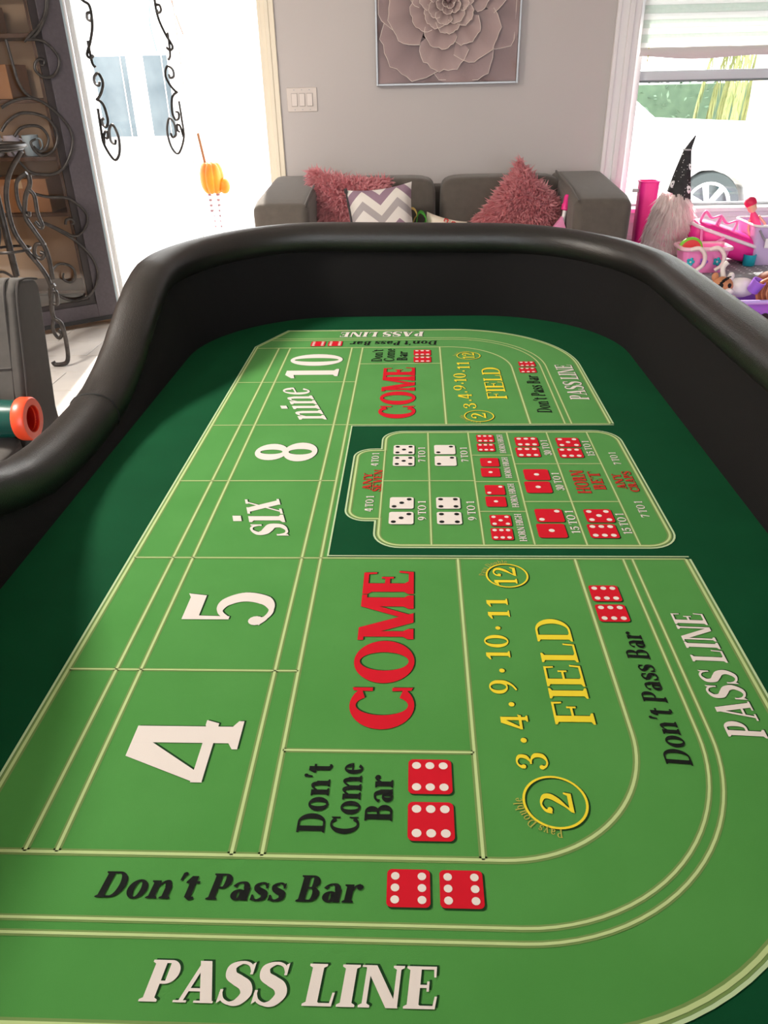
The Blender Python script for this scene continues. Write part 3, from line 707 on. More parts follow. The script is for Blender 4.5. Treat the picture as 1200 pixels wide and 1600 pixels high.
# field
letters('FIELD', 'N', .2215, .703, .212, .0495, ink_yellow, W=.17); letters('FIELD', 'N', .226, 1.805, .236, .049, ink_yellow, W=.17)
for s, x, y, l, c in (('2', .172, .570, .029, .035), ('3', .153, .631, .025, .036), ('.', .133, .672, .008, .034), ('4', .139, .694, .025, .034), ('.', .125, .733, .008, .034), ('9', .131, .756, .026, .035), ('.', .119, .797, .008, .034), ('10', .130, .824, .053, .033), ('.', .122, .889, .008, .034), ('11', .139, .915, .050, .032), ('12', .160, 1.002, .050, .036),
                      ('2', .164, 1.680, .033, .034), ('3', .145, 1.742, .034, .030), ('.', .137, 1.792, .008, .034), ('4', .139, 1.808, .032, .034), ('.', .130, 1.851, .008, .034), ('9', .126, 1.866, .036, .030), ('.', .124, 1.914, .008, .034), ('10', .132, 1.929, .066, .032), ('.', .132, 2.010, .008, .034), ('11', .147, 2.031, .057, .034), ('12', .166, 2.122, .050, .034)):
    letters(s, 'N', x, y, l, c, ink_yellow, W=.16, name=NUM, shadow=.0018)
def ring_print(cx, cy, r):
    b = MB(); c = arc(cx, cy, r, r, 0, 360, 48)[:-1]; strip(b, [(x + .0018, y - .0012) for x, y in c], .0034, FZ + .0006, 1, True); strip(b, c, .0028, FZ + .001, 0, True)
    b.build('printed_circle', [ink_yellow, ink_shadow], felt)
for cx, cy, r in ((.1535, .5865, .0345), (.1455, 1.029, .0325), (.148, 1.696, .034), (.1495, 2.147, .033)): ring_print(cx, cy, r)
arc_letters('Pays Double', .1535, .5865, .0365, 272, 172, .010, ink_gold); arc_letters('Pays Double', .1455, 1.029, .0345, 182, 82, .010, ink_gold)
arc_letters('Pays Double', .148, 1.696, .036, 272, 172, .010, ink_gold); arc_letters('Pays Double', .1495, 2.147, .035, 182, 82, .010, ink_gold)
# proposition bets
SL = dict(W=.24, T=.09, SH=.09, SR=.06, shadow=.0016)
letters('ANY', 'N', -.089, 1.322, .073, .017, ink_brick, **SL); letters('SEVEN', 'N', -.069, 1.316, .094, .017, ink_brick, **SL)
letters('HORN', 'N', .335, 1.308, .098, .026, ink_brick, **SL); letters('BET', 'N', .366, 1.323, .078, .023, ink_brick, **SL)
letters('ANY', 'N', .406, 1.326, .064, .017, ink_brick, **SL); letters('CRAPS', 'N', .428, 1.314, .088, .017, ink_brick, **SL)
for s, x, y, l in (('4 TO 1', -.079, 1.429, .062), ('4 TO 1', -.081, 1.237, .060), ('7 TO 1', .019, 1.447, .072), ('7 TO 1', .109, 1.447, .071), ('9 TO 1', .018, 1.205, .072), ('9 TO 1', .109, 1.205, .071), ('30 TO 1', .286, 1.479, .076), ('30 TO 1', .286, 1.320, .075), ('15 TO 1', .287, 1.160, .080), ('15 TO 1', .375, 1.475, .075), ('15 TO 1', .376, 1.158, .072), ('7 TO 1', .420, 1.433, .058), ('7 TO 1', .421, 1.216, .060)):
    letters(s, 'N', x, y, l, .0150, ink_white, W=.19, T=.08, shadow=.001)
for y in (1.490, 1.373, 1.253, 1.133): letters('HORN HIGH', 'N', .191, y, .095, .0125, ink_white, W=.19, T=.08, shadow=.0009)
for n, x, ys in ((5, -.0265, (1.452, 1.508)), (2, .061, (1.452, 1.508))):
    for y in ys: die(x, y, .045, .047, n, ink_white, ink_black)
for n, x, ys in ((3, -.0275, (1.213, 1.270)), (4, .060, (1.213, 1.270))):
    for y in ys: die(x, y, .045, .045, n, ink_white, ink_black)
for (n1, n2), y in (((6, 6), 1.542), ((1, 1), 1.422), ((1, 2), 1.299), ((6, 5), 1.181)):
    die(.150, y - .0235, .038, .040, n1); die(.152, y + .0235, .038, .040, n2)
for (n1, n2), x, y in (((6, 6), .239, 1.521), ((1, 1), .239, 1.361), ((1, 2), .240, 1.196), ((6, 5), .328, 1.517), ((6, 5), .329, 1.195)):
    die(x - .002, y - .027, .050, .048, n1); die(x + .002, y + .027, .050, .048, n2)

# ------------------------------------------------------------------ sofa by the back wall
def superbox(b, x0, x1, y0, y1, z0, z1, e=.28, n=28, m=16, mi=0):
    return b.ball(((x0 + x1) / 2, (y0 + y1) / 2, (z0 + z1) / 2), (x1 - x0) / 2, (y1 - y0) / 2, (z1 - z0) / 2, n, m, mi, e)
sofa = thing('sofa', 'grey upholstered two-seat sofa against the grey wall', 'sofa', (.125, 4.68, 0))
MB().box(-.72, .72, -.40, .36, .12, .30).build('seat_base', sofa_mat, sofa, bevel=.03, seg=3)
MB().box(-.93, .93, .26, .46, .12, .86).build('back_frame', sofa_mat, sofa, bevel=.04, seg=3)
for s in (-1, 1):
    b = MB(); x0, x1 = (-.70, -.012) if s < 0 else (.012, .70)
    superbox(b, x0, x1, -.42, .24, .28, .46, .25).build('seat_cushion', sofa_mat, sofa, smooth=80)
    b = MB(); superbox(b, x0 - .02 * (s < 0), x1 + .02 * (s > 0), .12, .36, .42, .922, .25)
    b.v = [(x, y - .10 * (1 - (z - .42) / .5), z) for x, y, z in b.v]
    b.build('back_cushion', sofa_mat, sofa, smooth=80)
    b = MB(); pr = [(-.46, .10), (.44, .10), (.44, .915), (.30, .925), (-.34, .885), (-.45, .86)]
    b.prism(pr, 'x', s * .70, s * .965)
    b.v = [(x + s * .02 * (z > .5) * (abs(x) > .8) - s * .015 * (abs(x) < .8) * (z > .5), y, z) for x, y, z in b.v]
    b.build('arm', sofa_mat, sofa, bevel=.045, seg=4, fix=True)
    MB().tube([(s * .705, -.44, .86), (s * .70, -.2, .90), (s * .70, .3, .93)], .006, 6).build('piping', sofa_mat, sofa, smooth=60)
    for yy in (-.38, .38): MB().lathe([(.018, 0), (.028, .12)], (s * .88, yy, 0), 12).build('leg', wood_dark, sofa, smooth=40)

def pillow_pts(w, h, t, n=15, pinch=.10):
    front, back = [], []
    for i in range(n):
        rf, rb = [], []
        for j in range(n):
            u = -1 + 2 * i / (n - 1); v = -1 + 2 * j / (n - 1)
            k = 1 - pinch * (1 - u * u) * v * v; q = 1 - pinch * (1 - v * v) * u * u
            th = t * ((1 - u ** 4) * (1 - v ** 4)) ** .55
            rf.append((u * w / 2 * q, -th / 2, v * h / 2 * k)); rb.append((u * w / 2 * q, th / 2, v * h / 2 * k))
        front.append(rf); back.append(rb[::-1])
    return front, back
def pillow(b, w, h, t, n=15):
    f_, k_ = pillow_pts(w, h, t, n); b.grid(f_); b.grid(k_); return f_
def shaggy(label, loc, rot, w, h, seed):
    p = thing('shaggy_cushion', label, 'cushion', loc); p.rotation_euler = rot; p['group'] = 'pink shaggy cushions on the sofa'
    b = MB(); F_ = pillow(b, w, h, .17); b.build('cushion_body', pink_fur, p, smooth=80)
    rnd = random.Random(seed); pts = []
    for _ in range(5200):
        u, v = rnd.uniform(-1, 1), rnd.uniform(-1, 1)
        if rnd.random() < .25:
            e = rnd.choice((-1, 1))
            if rnd.random() < .5: u = e
            else: v = e
        th = .17 * max(0, (1 - u ** 4) * (1 - v ** 4)) ** .55; s = -1 if rnd.random() < .78 else 1
        pts.append(((u * w / 2 * (1 - .1 * (1 - v * v)), s * th / 2, v * h / 2 * (1 - .1 * (1 - u * u))), (u * .7, s * .75, v * .7)))
    fu = fur(pts, .066, .006, .40, .3, seed=seed).build('shag_pile', pink_fur, p); fu['kind'] = 'stuff'
shaggy('pink shaggy cushion lying behind the chevron cushion on the sofa', (-.405, 4.690, .762), (-.25, .12, .0), .42, .37, 3)
shaggy('pink shaggy cushion standing on one corner at the right of the sofa', (.602, 4.655, .732), (-.25, .70, .0), .38, .38, 5)

chev = bpy.data.materials.new('chevron_print'); chev.use_nodes = True
nt = chev.node_tree; N = nt.nodes; L = nt.links
tc = N.new('ShaderNodeTexCoord'); sp = N.new('ShaderNodeSeparateXYZ'); L.new(tc.outputs['Object'], sp.inputs[0])
def mth(op, a, bv=None):
    n = N.new('ShaderNodeMath'); n.operation = op
    if isinstance(a, (int, float)): n.inputs[0].default_value = a
    else: L.new(a, n.inputs[0])
    if bv is not None:
        if isinstance(bv, (int, float)): n.inputs[1].default_value = bv
        else: L.new(bv, n.inputs[1])
    return n.outputs[0]
zig = mth('ABSOLUTE', mth('SUBTRACT', mth('FRACT', mth('MULTIPLY', mth('ADD', sp.outputs[0], 5.0), 5.2)), .5))
band = mth('FRACT', mth('ADD', mth('MULTIPLY', mth('ADD', sp.outputs[2], 5.0), 4.6), mth('MULTIPLY', zig, .8)))
cr = N.new('ShaderNodeValToRGB'); cr.color_ramp.interpolation = 'CONSTANT'
for k, (p_, c_) in enumerate(((0, S(226, 220, 216)), (.28, S(172, 164, 166)), (.5, S(226, 220, 214)), (.75, S(150, 124, 142)))):
    e_ = cr.color_ramp.elements[k] if k < 2 else cr.color_ramp.elements.new(p_); e_.position = p_; e_.color = c_
L.new(band, cr.inputs[0]); L.new(cr.outputs[0], N['Principled BSDF'].inputs['Base Color']); N['Principled BSDF'].inputs['Roughness'].default_value = .9
p = thing('chevron_cushion', 'cushion printed with white, grey and mauve chevrons on the sofa', 'cushion', (-.190, 4.535, .732)); p.rotation_euler = (-.25, -.10, .05)
b = MB(); pillow(b, .37, .37, .13); b.build('cover', chev, p, smooth=80)
MB().tube([(-.18, 0, -.18), (-.172, 0, 0), (-.182, 0, .182)], .006, 6).tube([(-.182, 0, .17), (-.184, -.01, .19)], .010, 6).build('zip_edge', mat('zip_dark', S(60, 58, 60), .7), p, smooth=60)

# soft things left on the sofa seat
g = thing('folded_cloth', 'green and yellow folded cloth on the middle of the sofa', 'cloth', (-.01, 4.68, .46))
gm = mat('cloth_green', S(84, 190, 66), .9); ym = mat('cloth_yellow', S(236, 206, 120), .9)
def ribbon(P, wdt, th=.004):
    b = MB(); C = catmull(P, 8); rows = []
    for i, c in enumerate(C): rows.append([(c.x, c.y - wdt / 2, c.z), (c.x, c.y + wdt / 2, c.z), (c.x + th, c.y + wdt / 2, c.z + th), (c.x + th, c.y - wdt / 2, c.z + th)])
    b.grid(rows, closed_u=True); b.cap(rows[0], 0, True); b.cap(rows[-1]); return b
ribbon([(-.065, 0, 0), (-.07, 0, .20), (-.055, 0, .255), (-.03, 0, .25), (-.02, -.01, .2), (-.01, 0, .1)], .12).build('fold', gm, g, smooth=60)
ribbon([(-.035, -.03, .12), (-.045, -.03, .27), (-.03, -.03, .315), (-.005, -.03, .315), (.01, -.03, .285), (-.005, -.03, .26), (-.02, -.03, .2)], .06).build('fold', ym, g, smooth=60)
ribbon([(.0, -.02, .15), (.015, -.02, .28), (.04, -.02, .295), (.062, -.02, .26), (.04, -.02, .2), (.03, 0, .05)], .10).build('fold', gm, g, smooth=60)
p = thing('printed_pillow', 'small cream pillow with red printed marks on the sofa', 'cushion', (.150, 4.66, .625)); p.rotation_euler = (-.3, .25, 0)
b = MB(); pillow(b, .24, .22, .09); b.build('cover', mat('cream_red_print', S(240, 228, 210), .9), p, smooth=80)
for k, (x, z) in enumerate(((.0, .075), (.045, .07), (.085, .06), (.03, .035), (.075, .03))):
    MB().tube(catmull([(x - .012, -.040, z), (x - .012, -.043, z + .014), (x + .008, -.043, z + .012), (x + .004, -.043, z), (x + .012, -.042, z - .01)], 5), .0035, 5).build('red_mark', mat('print_red', S(206, 66, 60), .9), p)
wand = thing('toy_broom', 'pink and white toy broom leaning on the sofa by the right arm', 'toy', (.76, 4.42, .46)); wand.rotation_euler = (-.1, .13, 0)
MB().lathe([(.011, .0), (.011, .36)], n=12).build('stick', mat('toy_white', S(240, 238, 240), .4), wand, smooth=40)
MB().lathe([(.014, .33), (.022, .335), (.022, .36), (.018, .365), (.018, .40), (.012, .41)], n=14).build('grip', mat('toy_hot_pink', S(238, 42, 140), .4), wand, smooth=40)
MB().prism([(-.10, .16), (.02, .16), (.02, .24), (-.01, .30), (-.04, .25)], 'y', -.02, .02).build('brush_head', mat('toy_pink', S(244, 150, 196), .5), wand, bevel=.006)
MB().prism([(.025, .15), (.06, .15), (.055, .27), (.04, .285)], 'y', -.015, .015).build('dust_pan', mat('toy_clear_grey', S(196, 204, 206), .4), wand, bevel=.005)

# ------------------------------------------------------------------ relief flower picture
pic = thing('flower_picture', 'framed mauve relief picture of one large flower on the wall', 'picture', (.177, WY, 1.800))
HS = .405
b = MB()
for q in ((-HS - .008, -HS + .004, -HS - .008, HS + .008), (HS - .004, HS + .008, -HS - .008, HS + .008), (-HS + .004, HS - .004, -HS - .008, -HS + .004), (-HS + .004, HS - .004, HS - .004, HS + .008)): b.box(q[0], q[1], -.045, 0, q[2], q[3])
b.build('frame', silver, pic, bevel=.002)
pet_mats = []
for k, (c1, c2) in enumerate((((160, 136, 136), (78, 60, 66)), ((172, 148, 146), (88, 68, 72)), ((188, 166, 162), (112, 90, 92)))):  # second colour is the shade painted deep in each petal
    m_ = mat('shaded_petal_%d' % k, S(*c1), .5, bump=(60, .5)); nt = m_.node_tree
    at = nt.nodes.new('ShaderNodeVertexColor'); at.layer_name = 'petal_shade'; mx = nt.nodes.new('ShaderNodeMix'); mx.data_type = 'RGBA'
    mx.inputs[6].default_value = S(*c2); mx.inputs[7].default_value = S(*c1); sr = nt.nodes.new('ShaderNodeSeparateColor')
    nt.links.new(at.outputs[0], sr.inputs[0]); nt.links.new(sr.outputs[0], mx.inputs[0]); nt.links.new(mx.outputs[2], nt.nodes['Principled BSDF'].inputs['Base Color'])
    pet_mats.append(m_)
MB().box(-HS, HS, -.022, 0, -HS, HS).build('canvas', mat('painted_canvas', S(104, 82, 84), .7, var=(6, S(132, 108, 106), .25)), pic)
rim = mat('painted_rim', S(226, 212, 204), .4)
rnd = random.Random(11)
def petal(ang, r0, r1, half, lift, m, seed):
    rr = random.Random(seed); ph = rr.uniform(0, 6); nu, nv = 15, 8; rows = []
    for j in range(nv + 1):
        v = j / nv; row = []
        for i in range(nu + 1):
            u = -1 + 2 * i / nu
            edge = (1 - .24 * abs(u) ** 2.6) * (1 + .018 * math.sin(u * 11 + ph) + .012 * math.sin(u * 23 + ph))
            R_ = r0 + (r1 * edge - r0) * v; a = ang + half * u * (.45 + .55 * v ** .6)
            d = lift * (.25 + .75 * v) + .006 * v * v * (1 - u * u) - .007 * (1 - abs(u)) * (1 - v) + .004 * math.sin(u * 5 + ph) * v
            x = R_ * math.cos(a); z = R_ * math.sin(a)
            row.append((max(-HS + .005, min(HS - .005, x)), -.022 - max(.0005, d), max(-HS + .005, min(HS - .005, z))))
        rows.append(row)
    b = MB(); b.grid(rows, 0)
    edgeL = [rows[j][0] for j in range(nv + 1)] + rows[nv][1:] + [rows[j][nu] for j in range(nv - 1, -1, -1)]
    b.grid([edgeL, [(x, -.0215, z) for x, y, z in edgeL]], 0)
    inside = [p for p in rows[nv] if abs(p[0]) < HS - .01 and abs(p[2]) < HS - .01]
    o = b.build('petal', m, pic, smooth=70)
    ca = o.data.color_attributes.new('petal_shade', 'FLOAT_COLOR', 'POINT'); nn = len(o.data.vertices)
    tone = rr.uniform(-.08, .10)       # relief shading painted into the colour: dark throat, pale lip, streaks along the petal
    for q in range(nn):
        j, i = divmod(q, nu + 1)
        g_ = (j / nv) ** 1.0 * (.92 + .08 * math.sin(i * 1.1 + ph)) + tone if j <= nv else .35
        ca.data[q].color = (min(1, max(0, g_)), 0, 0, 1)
    if len(inside) > 3: MB().tube([(x, y - .0005, z) for x, y, z in inside], .0018, 5).build('petal_rim', rim, o, smooth=60)
spec = [(6, .18, .62, .60, .005, 0, .2), (6, .15, .44, .60, .010, 0, -.25), (6, .11, .33, .62, .016, 1, .32), (7, .07, .235, .54, .022, 1, .05), (7, .045, .165, .54, .028, 2, .30), (7, .028, .115, .52, .034, 2, 0), (6, .012, .072, .60, .040, 2, .4), (5, .004, .040, .70, .045, 2, .1)]
sd = 0
for n, r0, r1, half, lift, mi, off in spec:
    for k in range(n):
        sd += 1; petal(off + 2 * PI * k / n + rnd.uniform(-.12, .12), r0, r1 * rnd.uniform(.93, 1.06), half * rnd.uniform(.92, 1.15), lift + .0015 * (k % 2), pet_mats[mi], sd)
MB().ball((0, -.068, 0), .014, .008, .014).build('flower_heart', pet_mats[2], pic, smooth=80)

# ------------------------------------------------------------------ armchair with the green tube
chair_mat = mat('grey_upholstery_dimmed', S(80, 76, 73), .95, var=(30, S(70, 67, 64), .3), bump=(900, .3), sheen=.2, spec=.2)  # sofa grey made darker in colour to hold back the nearby lamp's light
chair = thing('armchair', 'grey upholstered armchair with a leaning back beside the table', 'armchair', (-1.8, 2.0, 0))
b = MB(); b.prism([(.02, .06), (.40, .06), (.37, .50), (.45, .875), (.43, .905), (.32, .925), (.285, .90), (.15, .49)], 'x', -.62, .60).build('backrest', chair_mat, chair, bevel=.018, seg=3, fix=True)
MB().box(-.66, .60, -.62, .14, .10, .34).build('seat_base', chair_mat, chair, bevel=.02, seg=3)
b = MB(); superbox(b, -.655, .60, -.64, .165, .33, .495, .16).build('seat_cushion', chair_mat, chair, smooth=80)
MB().prism([(-.62, .10), (.36, .10), (.36, .66), (-.55, .62)], 'x', -.86, -.66).build('arm', chair_mat, chair, bevel=.04, seg=4, fix=True)
for pth in ([(.565, .153, .50), (.565, .215, .68), (.565, .283, .895), (.565, .33, .922)], [(.602, .16, .50), (.602, .222, .68), (.602, .288, .892), (.602, .34, .918), (.602, .43, .9)], [(.565, .212, .68), (.0, .205, .66), (-.6, .205, .66)]):
    MB().tube(catmull(pth, 6), .0035, 5).build('seam', mat('seam_grey', S(66, 62, 60), .9), chair, smooth=60)
for x in (-.58, .54):
    for y in (-.55, .30): MB().lathe([(.018, 0), (.026, .10)], (x, y, 0), 12).build('leg', wood_dark, chair, smooth=40)
tube = thing('toy_tube', 'dark green plastic tube with an orange rim lying on the armchair seat', 'tube', (-1.350, 2.098, .563)); tube.rotation_euler = (0, 0, .0)
gm2 = mat('bottle_green_plastic', S(4, 70, 62), .25, coat=.3); om = mat('orange_plastic', S(240, 78, 44), .35); om2 = mat('red_inside', S(206, 30, 18), .4)
tl = [(.037, .165), (.055, .165), (.058, .10), (.058, -.34), (.05, -.36), (0, -.362)]
MB().lathe(tl, n=28, axis='x', caps=False).build('barrel', gm2, tube, smooth=50)
MB().lathe([(.038, .19), (.041, .205), (.061, .205), (.065, .200), (.065, .172), (.062, .166), (.046, .165)], n=32, axis='x', caps=False).build('rim', om, tube, smooth=40)
MB().lathe([(.039, .202), (.036, .12), (0, .118)], n=28, axis='x', caps=False).build('bore', om2, tube, smooth=50)

# ------------------------------------------------------------------ wrought-iron stand by the door
stand = thing('iron_stand', 'wrought-iron scroll stand in front of the open glazed door', 'plant stand', (-2.20, 4.25, 0))
ring = [(.19 * math.cos(2 * PI * i / 32), .19 * math.sin(2 * PI * i / 32), 1.165) for i in range(32)]
MB().tube(ring, .012, 8, closed=True).build('top_ring', iron, stand, smooth=60)
MB().tube([(x * .93, y * .93, 1.15) for x, y, z in ring], .008, 8, closed=True).build('top_ring', iron, stand, smooth=60)
MB().lathe([(0, 1.150), (.17, 1.150), (.17, 1.158), (0, 1.16)], n=28).build('top_plate', iron, stand, smooth=40)
MB().tube([(0, 0, .52), (0, 0, 1.15)], .016, 8).build('post', iron, stand, smooth=60)
mid = [(.10 * math.cos(2 * PI * i / 24), .10 * math.sin(2 * PI * i / 24), .66) for i in range(24)]
MB().tube(mid, .008, 6, closed=True).build('brace_ring', iron, stand, smooth=60)
legP = [[(.185, 1.142), (.10, 1.046), (.055, .955), (.04, .862), (.045, .75), (.09, .65), (.15, .55), (.175, .46), (.155, .36), (.15, .287), (.185, .25), (.19, .14), (.17, .03), (.10, .012), (.085, .03)],
        [(.185, 1.038), (.125, 1.0), (.105, .923), (.112, .861), (.142, .829), (.15, .85)],
        [(.193, 1.029), (.188, .984), (.15, .923), (.125, .829), (.15, .764), (.188, .683), (.20, .6), (.195, .5)],
        [(.175, .959), (.198, .928), (.194, .844), (.205, .78), (.19, .77), (.17, .80)],
        [(.199, .682), (.147, .683), (.127, .634), (.156, .61), (.18, .633), (.161, .643)],
        [(.20, .47), (.166, .446), (.16, .376), (.19, .365), (.198, .428), (.175, .43)],
        [(.15, .287), (.13, .22), (.15, .17), (.175, .19), (.16, .215)]]
first = []
for r in range(3):
    a = .0 + r * 2 * PI / 3
    for k, P in enumerate(legP):
        if r == 0:
            o = MB().tube(catmull([(x, 0, z) for x, z in P], 6), .013 if k in (0, 2) else .0105, 8).build('leg' if k == 0 else 'iron_scroll', iron, stand, smooth=60); first.append(o)
        else:
            o = first[k].copy(); COL.objects.link(o); o.parent = stand
        o.rotation_euler = (0, 0, a)

# ------------------------------------------------------------------ alcove behind the glazed leaf
wood_br = mat('brown_shelf_wood', S(86, 58, 42), .5, var=(16, S(70, 46, 32)))
card = mat('cardboard', S(168, 122, 84), .85, var=(12, S(156, 110, 74)))
sh = thing('shelf_unit', 'brown wooden shelf unit seen through the door glass', 'shelf', (-3.0, 5.88, 0))
for x in (-.55, .55): MB().box(x - .015, x + .015, -.2, .2, 0, 2.0).build('side_panel', wood_br, sh, bevel=.002)
for z in (.08, .62, .98, 1.33, 1.70, 1.985): MB().box(-.535, .535, -.2, .2, z, z + .025).build('shelf_board', wood_br, sh, bevel=.002)
for i, (x, z, w, h, d, lab) in enumerate(((-2.85, 1.356, .34, .20, .30, 'cardboard box on the shelf behind the door glass, above the mugs'), (-3.22, 1.356, .28, .24, .30, 'taller cardboard box left of the other box on its shelf'), (-2.9, 1.726, .30, .16, .28, 'cardboard box on the high shelf near the top of the door glass'), (-2.78, .646, .40, .22, .30, 'low cardboard box on the shelf under the mugs'))):
    bx_ = thing('cardboard_box', lab, 'box', (x, 5.85, z), group='boxes on the alcove shelf')
    MB().box(-w / 2, w / 2, -d / 2, d / 2, 0, h).build('carton', card, bx_, bevel=.003)
    MB().box(-.025, .025, -d / 2 - .001, d / 2 + .001, h - .06, h + .001).build('packing_tape', mat('packing_tape', S(196, 168, 128), .3), bx_)
for i, (x, c) in enumerate(((-2.93, (226, 222, 224)), (-2.80, (206, 200, 214)), (-2.67, (176, 196, 208)))):
    mg = thing('mug', ['white mug on the alcove shelf, furthest from the door hinge', 'lilac grey mug between two other mugs on the alcove shelf', 'pale blue mug on the alcove shelf, nearest the door hinge'][i], 'mug', (x, 5.80, 1.005), group='mugs on the alcove shelf')
    mm = mat('mug_glaze_%d' % i, S(*c), .25)
    MB().lathe([(.042, 0), (.052, .008), (.054, .13), (.049, .13), (.046, .012), (0, .01)], n=18).build('cup', mm, mg, smooth=50)
    MB().tube(catmull([(.050, 0, .11), (.074, 0, .10), (.076, 0, .06), (.050, 0, .03)], 5), .006, 6).build('handle', mm, mg, smooth=60)
tbk = thing('storage_tub', 'black plastic tub on the low shelf behind the door glass', 'tub', (-3.2, 5.84, .645))
MB().box(-.16, .16, -.15, .15, 0, .20).build('tub_body', mat('black_plastic', S(30, 30, 34), .4), tbk, bevel=.01); MB().box(-.17, .17, -.16, .16, .20, .22).build('lid', mat('grey_plastic', S(150, 156, 160), .4), tbk, bevel=.005)

# ------------------------------------------------------------------ toys by the window
def M(n, c, r=.45, **k): return mat(n, S(*c), r, **k)
hot, pink, pale, lilac, purple, teal, white = M('hot_pink', (240, 40, 150)), M('candy_pink', (248, 140, 200)), M('pale_pink', (250, 196, 214)), M('lilac', (206, 182, 222)), M('purple', (158, 104, 214)), M('teal', (30, 178, 196)), M('plain_white', (244, 240, 242))
ott = thing('storage_ottoman', 'grey fabric ottoman with a white wavy pattern under the window', 'ottoman', (1.84, 4.50, 0))
b = MB(); superbox(b, -.60, .60, -.26, .26, .02, .478, .12, 40, 18).build('ottoman_body', M('ottoman_grey', (152, 156, 162), .9), ott, smooth=60)
wv = M('ottoman_white_print', (226, 228, 232), .9)
for r in range(7):
    for k in range(18):
        x = -.50 + k * .058; y = -.225 + r * .07
        P = [(x, y, 0), (x + .014, y + .018, 0), (x, y + .036, 0), (x + .014, y + .054, 0)]
        b = MB(); rows = []
        for c in catmull(P, 4): rows.append([(c.x - .004, c.y, .4788), (c.x + .004, c.y, .4788)])
        b.grid(rows); b.build('wave_print', wv, ott)
    for k in range(18) if r < 4 else ():
        x = -.50 + k * .058; z = .12 + r * .09
        rows = []
        for c in catmull([(x, 0, z), (x + .014, 0, z + .024), (x, 0, z + .048), (x + .014, 0, z + .072)], 4): rows.append([(c.x - .004, -.2605, c.z), (c.x + .004, -.2605, c.z)])
        MB().grid(rows).build('wave_print', wv, ott)

def bin_mesh(b, w, d, h, taper=.86, th=.006, rimw=.012, r=.03, n=6):
    lv = [(taper, 0), (1, h)]
    def R_(k, z, off=0): return [(x * k - (off if x > 0 else -off), y * k - (off if y > 0 else -off), z) for x, y in rrect(-w / 2, w / 2, -d / 2, d / 2, r, n)]
    o0, o1 = R_(taper, 0), R_(1, h); i1, i0 = R_(1, h, th), R_(taper, th, th)
    b.grid([o0, o1, i1, i0], closed_u=True); b.cap(o0, 0, True); b.cap(i0)
    return b
def rim_tube(w, d, h, r=.009, rr=.03): return MB().tube([(x, y, h) for x, y in rrect(-w / 2, w / 2, -d / 2, d / 2, rr, 6)], r, 8, closed=True)

# gnome
gn = thing('gnome_doll', 'gnome with a black pointed hat and long pale pink fur beard', 'gnome doll', (1.445, 4.68, .48))
MB().lathe([(.10, 0), (.125, .02), (.12, .15), (.09, .28), (.05, .36), (0, .38)], n=20).build('body', pale, gn, smooth=60)
hat = []
for k in range(15):
    t = k / 14; r = .073 * (1 - t) ** .9 + .003; cx = .018 + .022 * t - .004 * math.sin(t * PI) + .025 * max(0, t - .8) / .2; hat.append([(cx + r * math.cos(2 * PI * j / 20), r * math.sin(2 * PI * j / 20), .30 + .345 * t + .012 * math.cos(2 * PI * j / 20) * (1 - t)) for j in range(20)])
hb = MB(); hb.grid(hat, closed_u=True); hb.cap(hat[0], 0, True); ho = hb.build('hat', M('hat_black', (38, 38, 40), .85, var=(40, S(58, 58, 60))), gn, smooth=60)
def on_hat(t, a, lift=.002):
    r = .073 * (1 - t) ** .9 + .003 + lift; cx = .018 + .022 * t - .004 * math.sin(t * PI); return Vector((cx + r * math.cos(a), r * math.sin(a), .30 + .345 * t))
for t, a, s in ((.22, -1.0, .020), (.55, -.95, .015), (.30, -2.6, .017)):
    c = on_hat(t, a, -.003); b = MB(); b.ball(c, s, s * .35, s * 1.15, 12, 8); b.build('skull_print', white, ho, smooth=80)
    for dx in (-.35, .35): MB().ball(c + Vector((dx * s, -s * .33, s * .2)), s * .2, s * .12, s * .26, 8, 6).build('eye_spot', M('ink', (20, 20, 22)), ho, smooth=80)
for k in range(40):
    c = on_hat(random.uniform(.02, .75), random.uniform(-2.9, -.2), .0005); MB().ball(c, .002, .0015, .002, 6, 4).build('hat_speck', white, ho)
MB().tube([on_hat(.80, 2 * PI * j / 14, .003) for j in range(14)], .004, 6, closed=True).build('hat_band', M('band_grey', (190, 190, 194)), ho, smooth=60)
rnd = random.Random(21); pts = []
for _ in range(4200):
    a = rnd.uniform(-PI, PI); z = rnd.uniform(.05, .36); r = .105 * math.sqrt(max(.05, 1 - (z / .42) ** 2)) + .01
    pts.append(((r * math.cos(a), r * math.sin(a), z), (math.cos(a) * .5, math.sin(a) * .5, -.9)))
bd = fur(pts, .10, .0045, .22, .35, seed=4).build('fur_beard', translucent(M('beard_fur', (255, 250, 248), .8, var=(22, S(253, 236, 236), .3)), S(255, 246, 244), .55), gn); bd['kind'] = 'stuff'
# tall pink bin behind the gnome
tb_ = thing('tall_bin', 'tall hot pink plastic bin standing behind the gnome', 'bin', (1.388, 5.02, 0))
bin_mesh(MB(), .11, .11, .86, .8).build('bin_body', hot, tb_, smooth=40); rim_tube(.11, .11, .86, .005).build('rim', hot, tb_, smooth=60)
MB().box(-.09, -.055, -.01, .01, .80, .82).build('clip', M('clip_grey', (190, 190, 190)), tb_, bevel=.003)
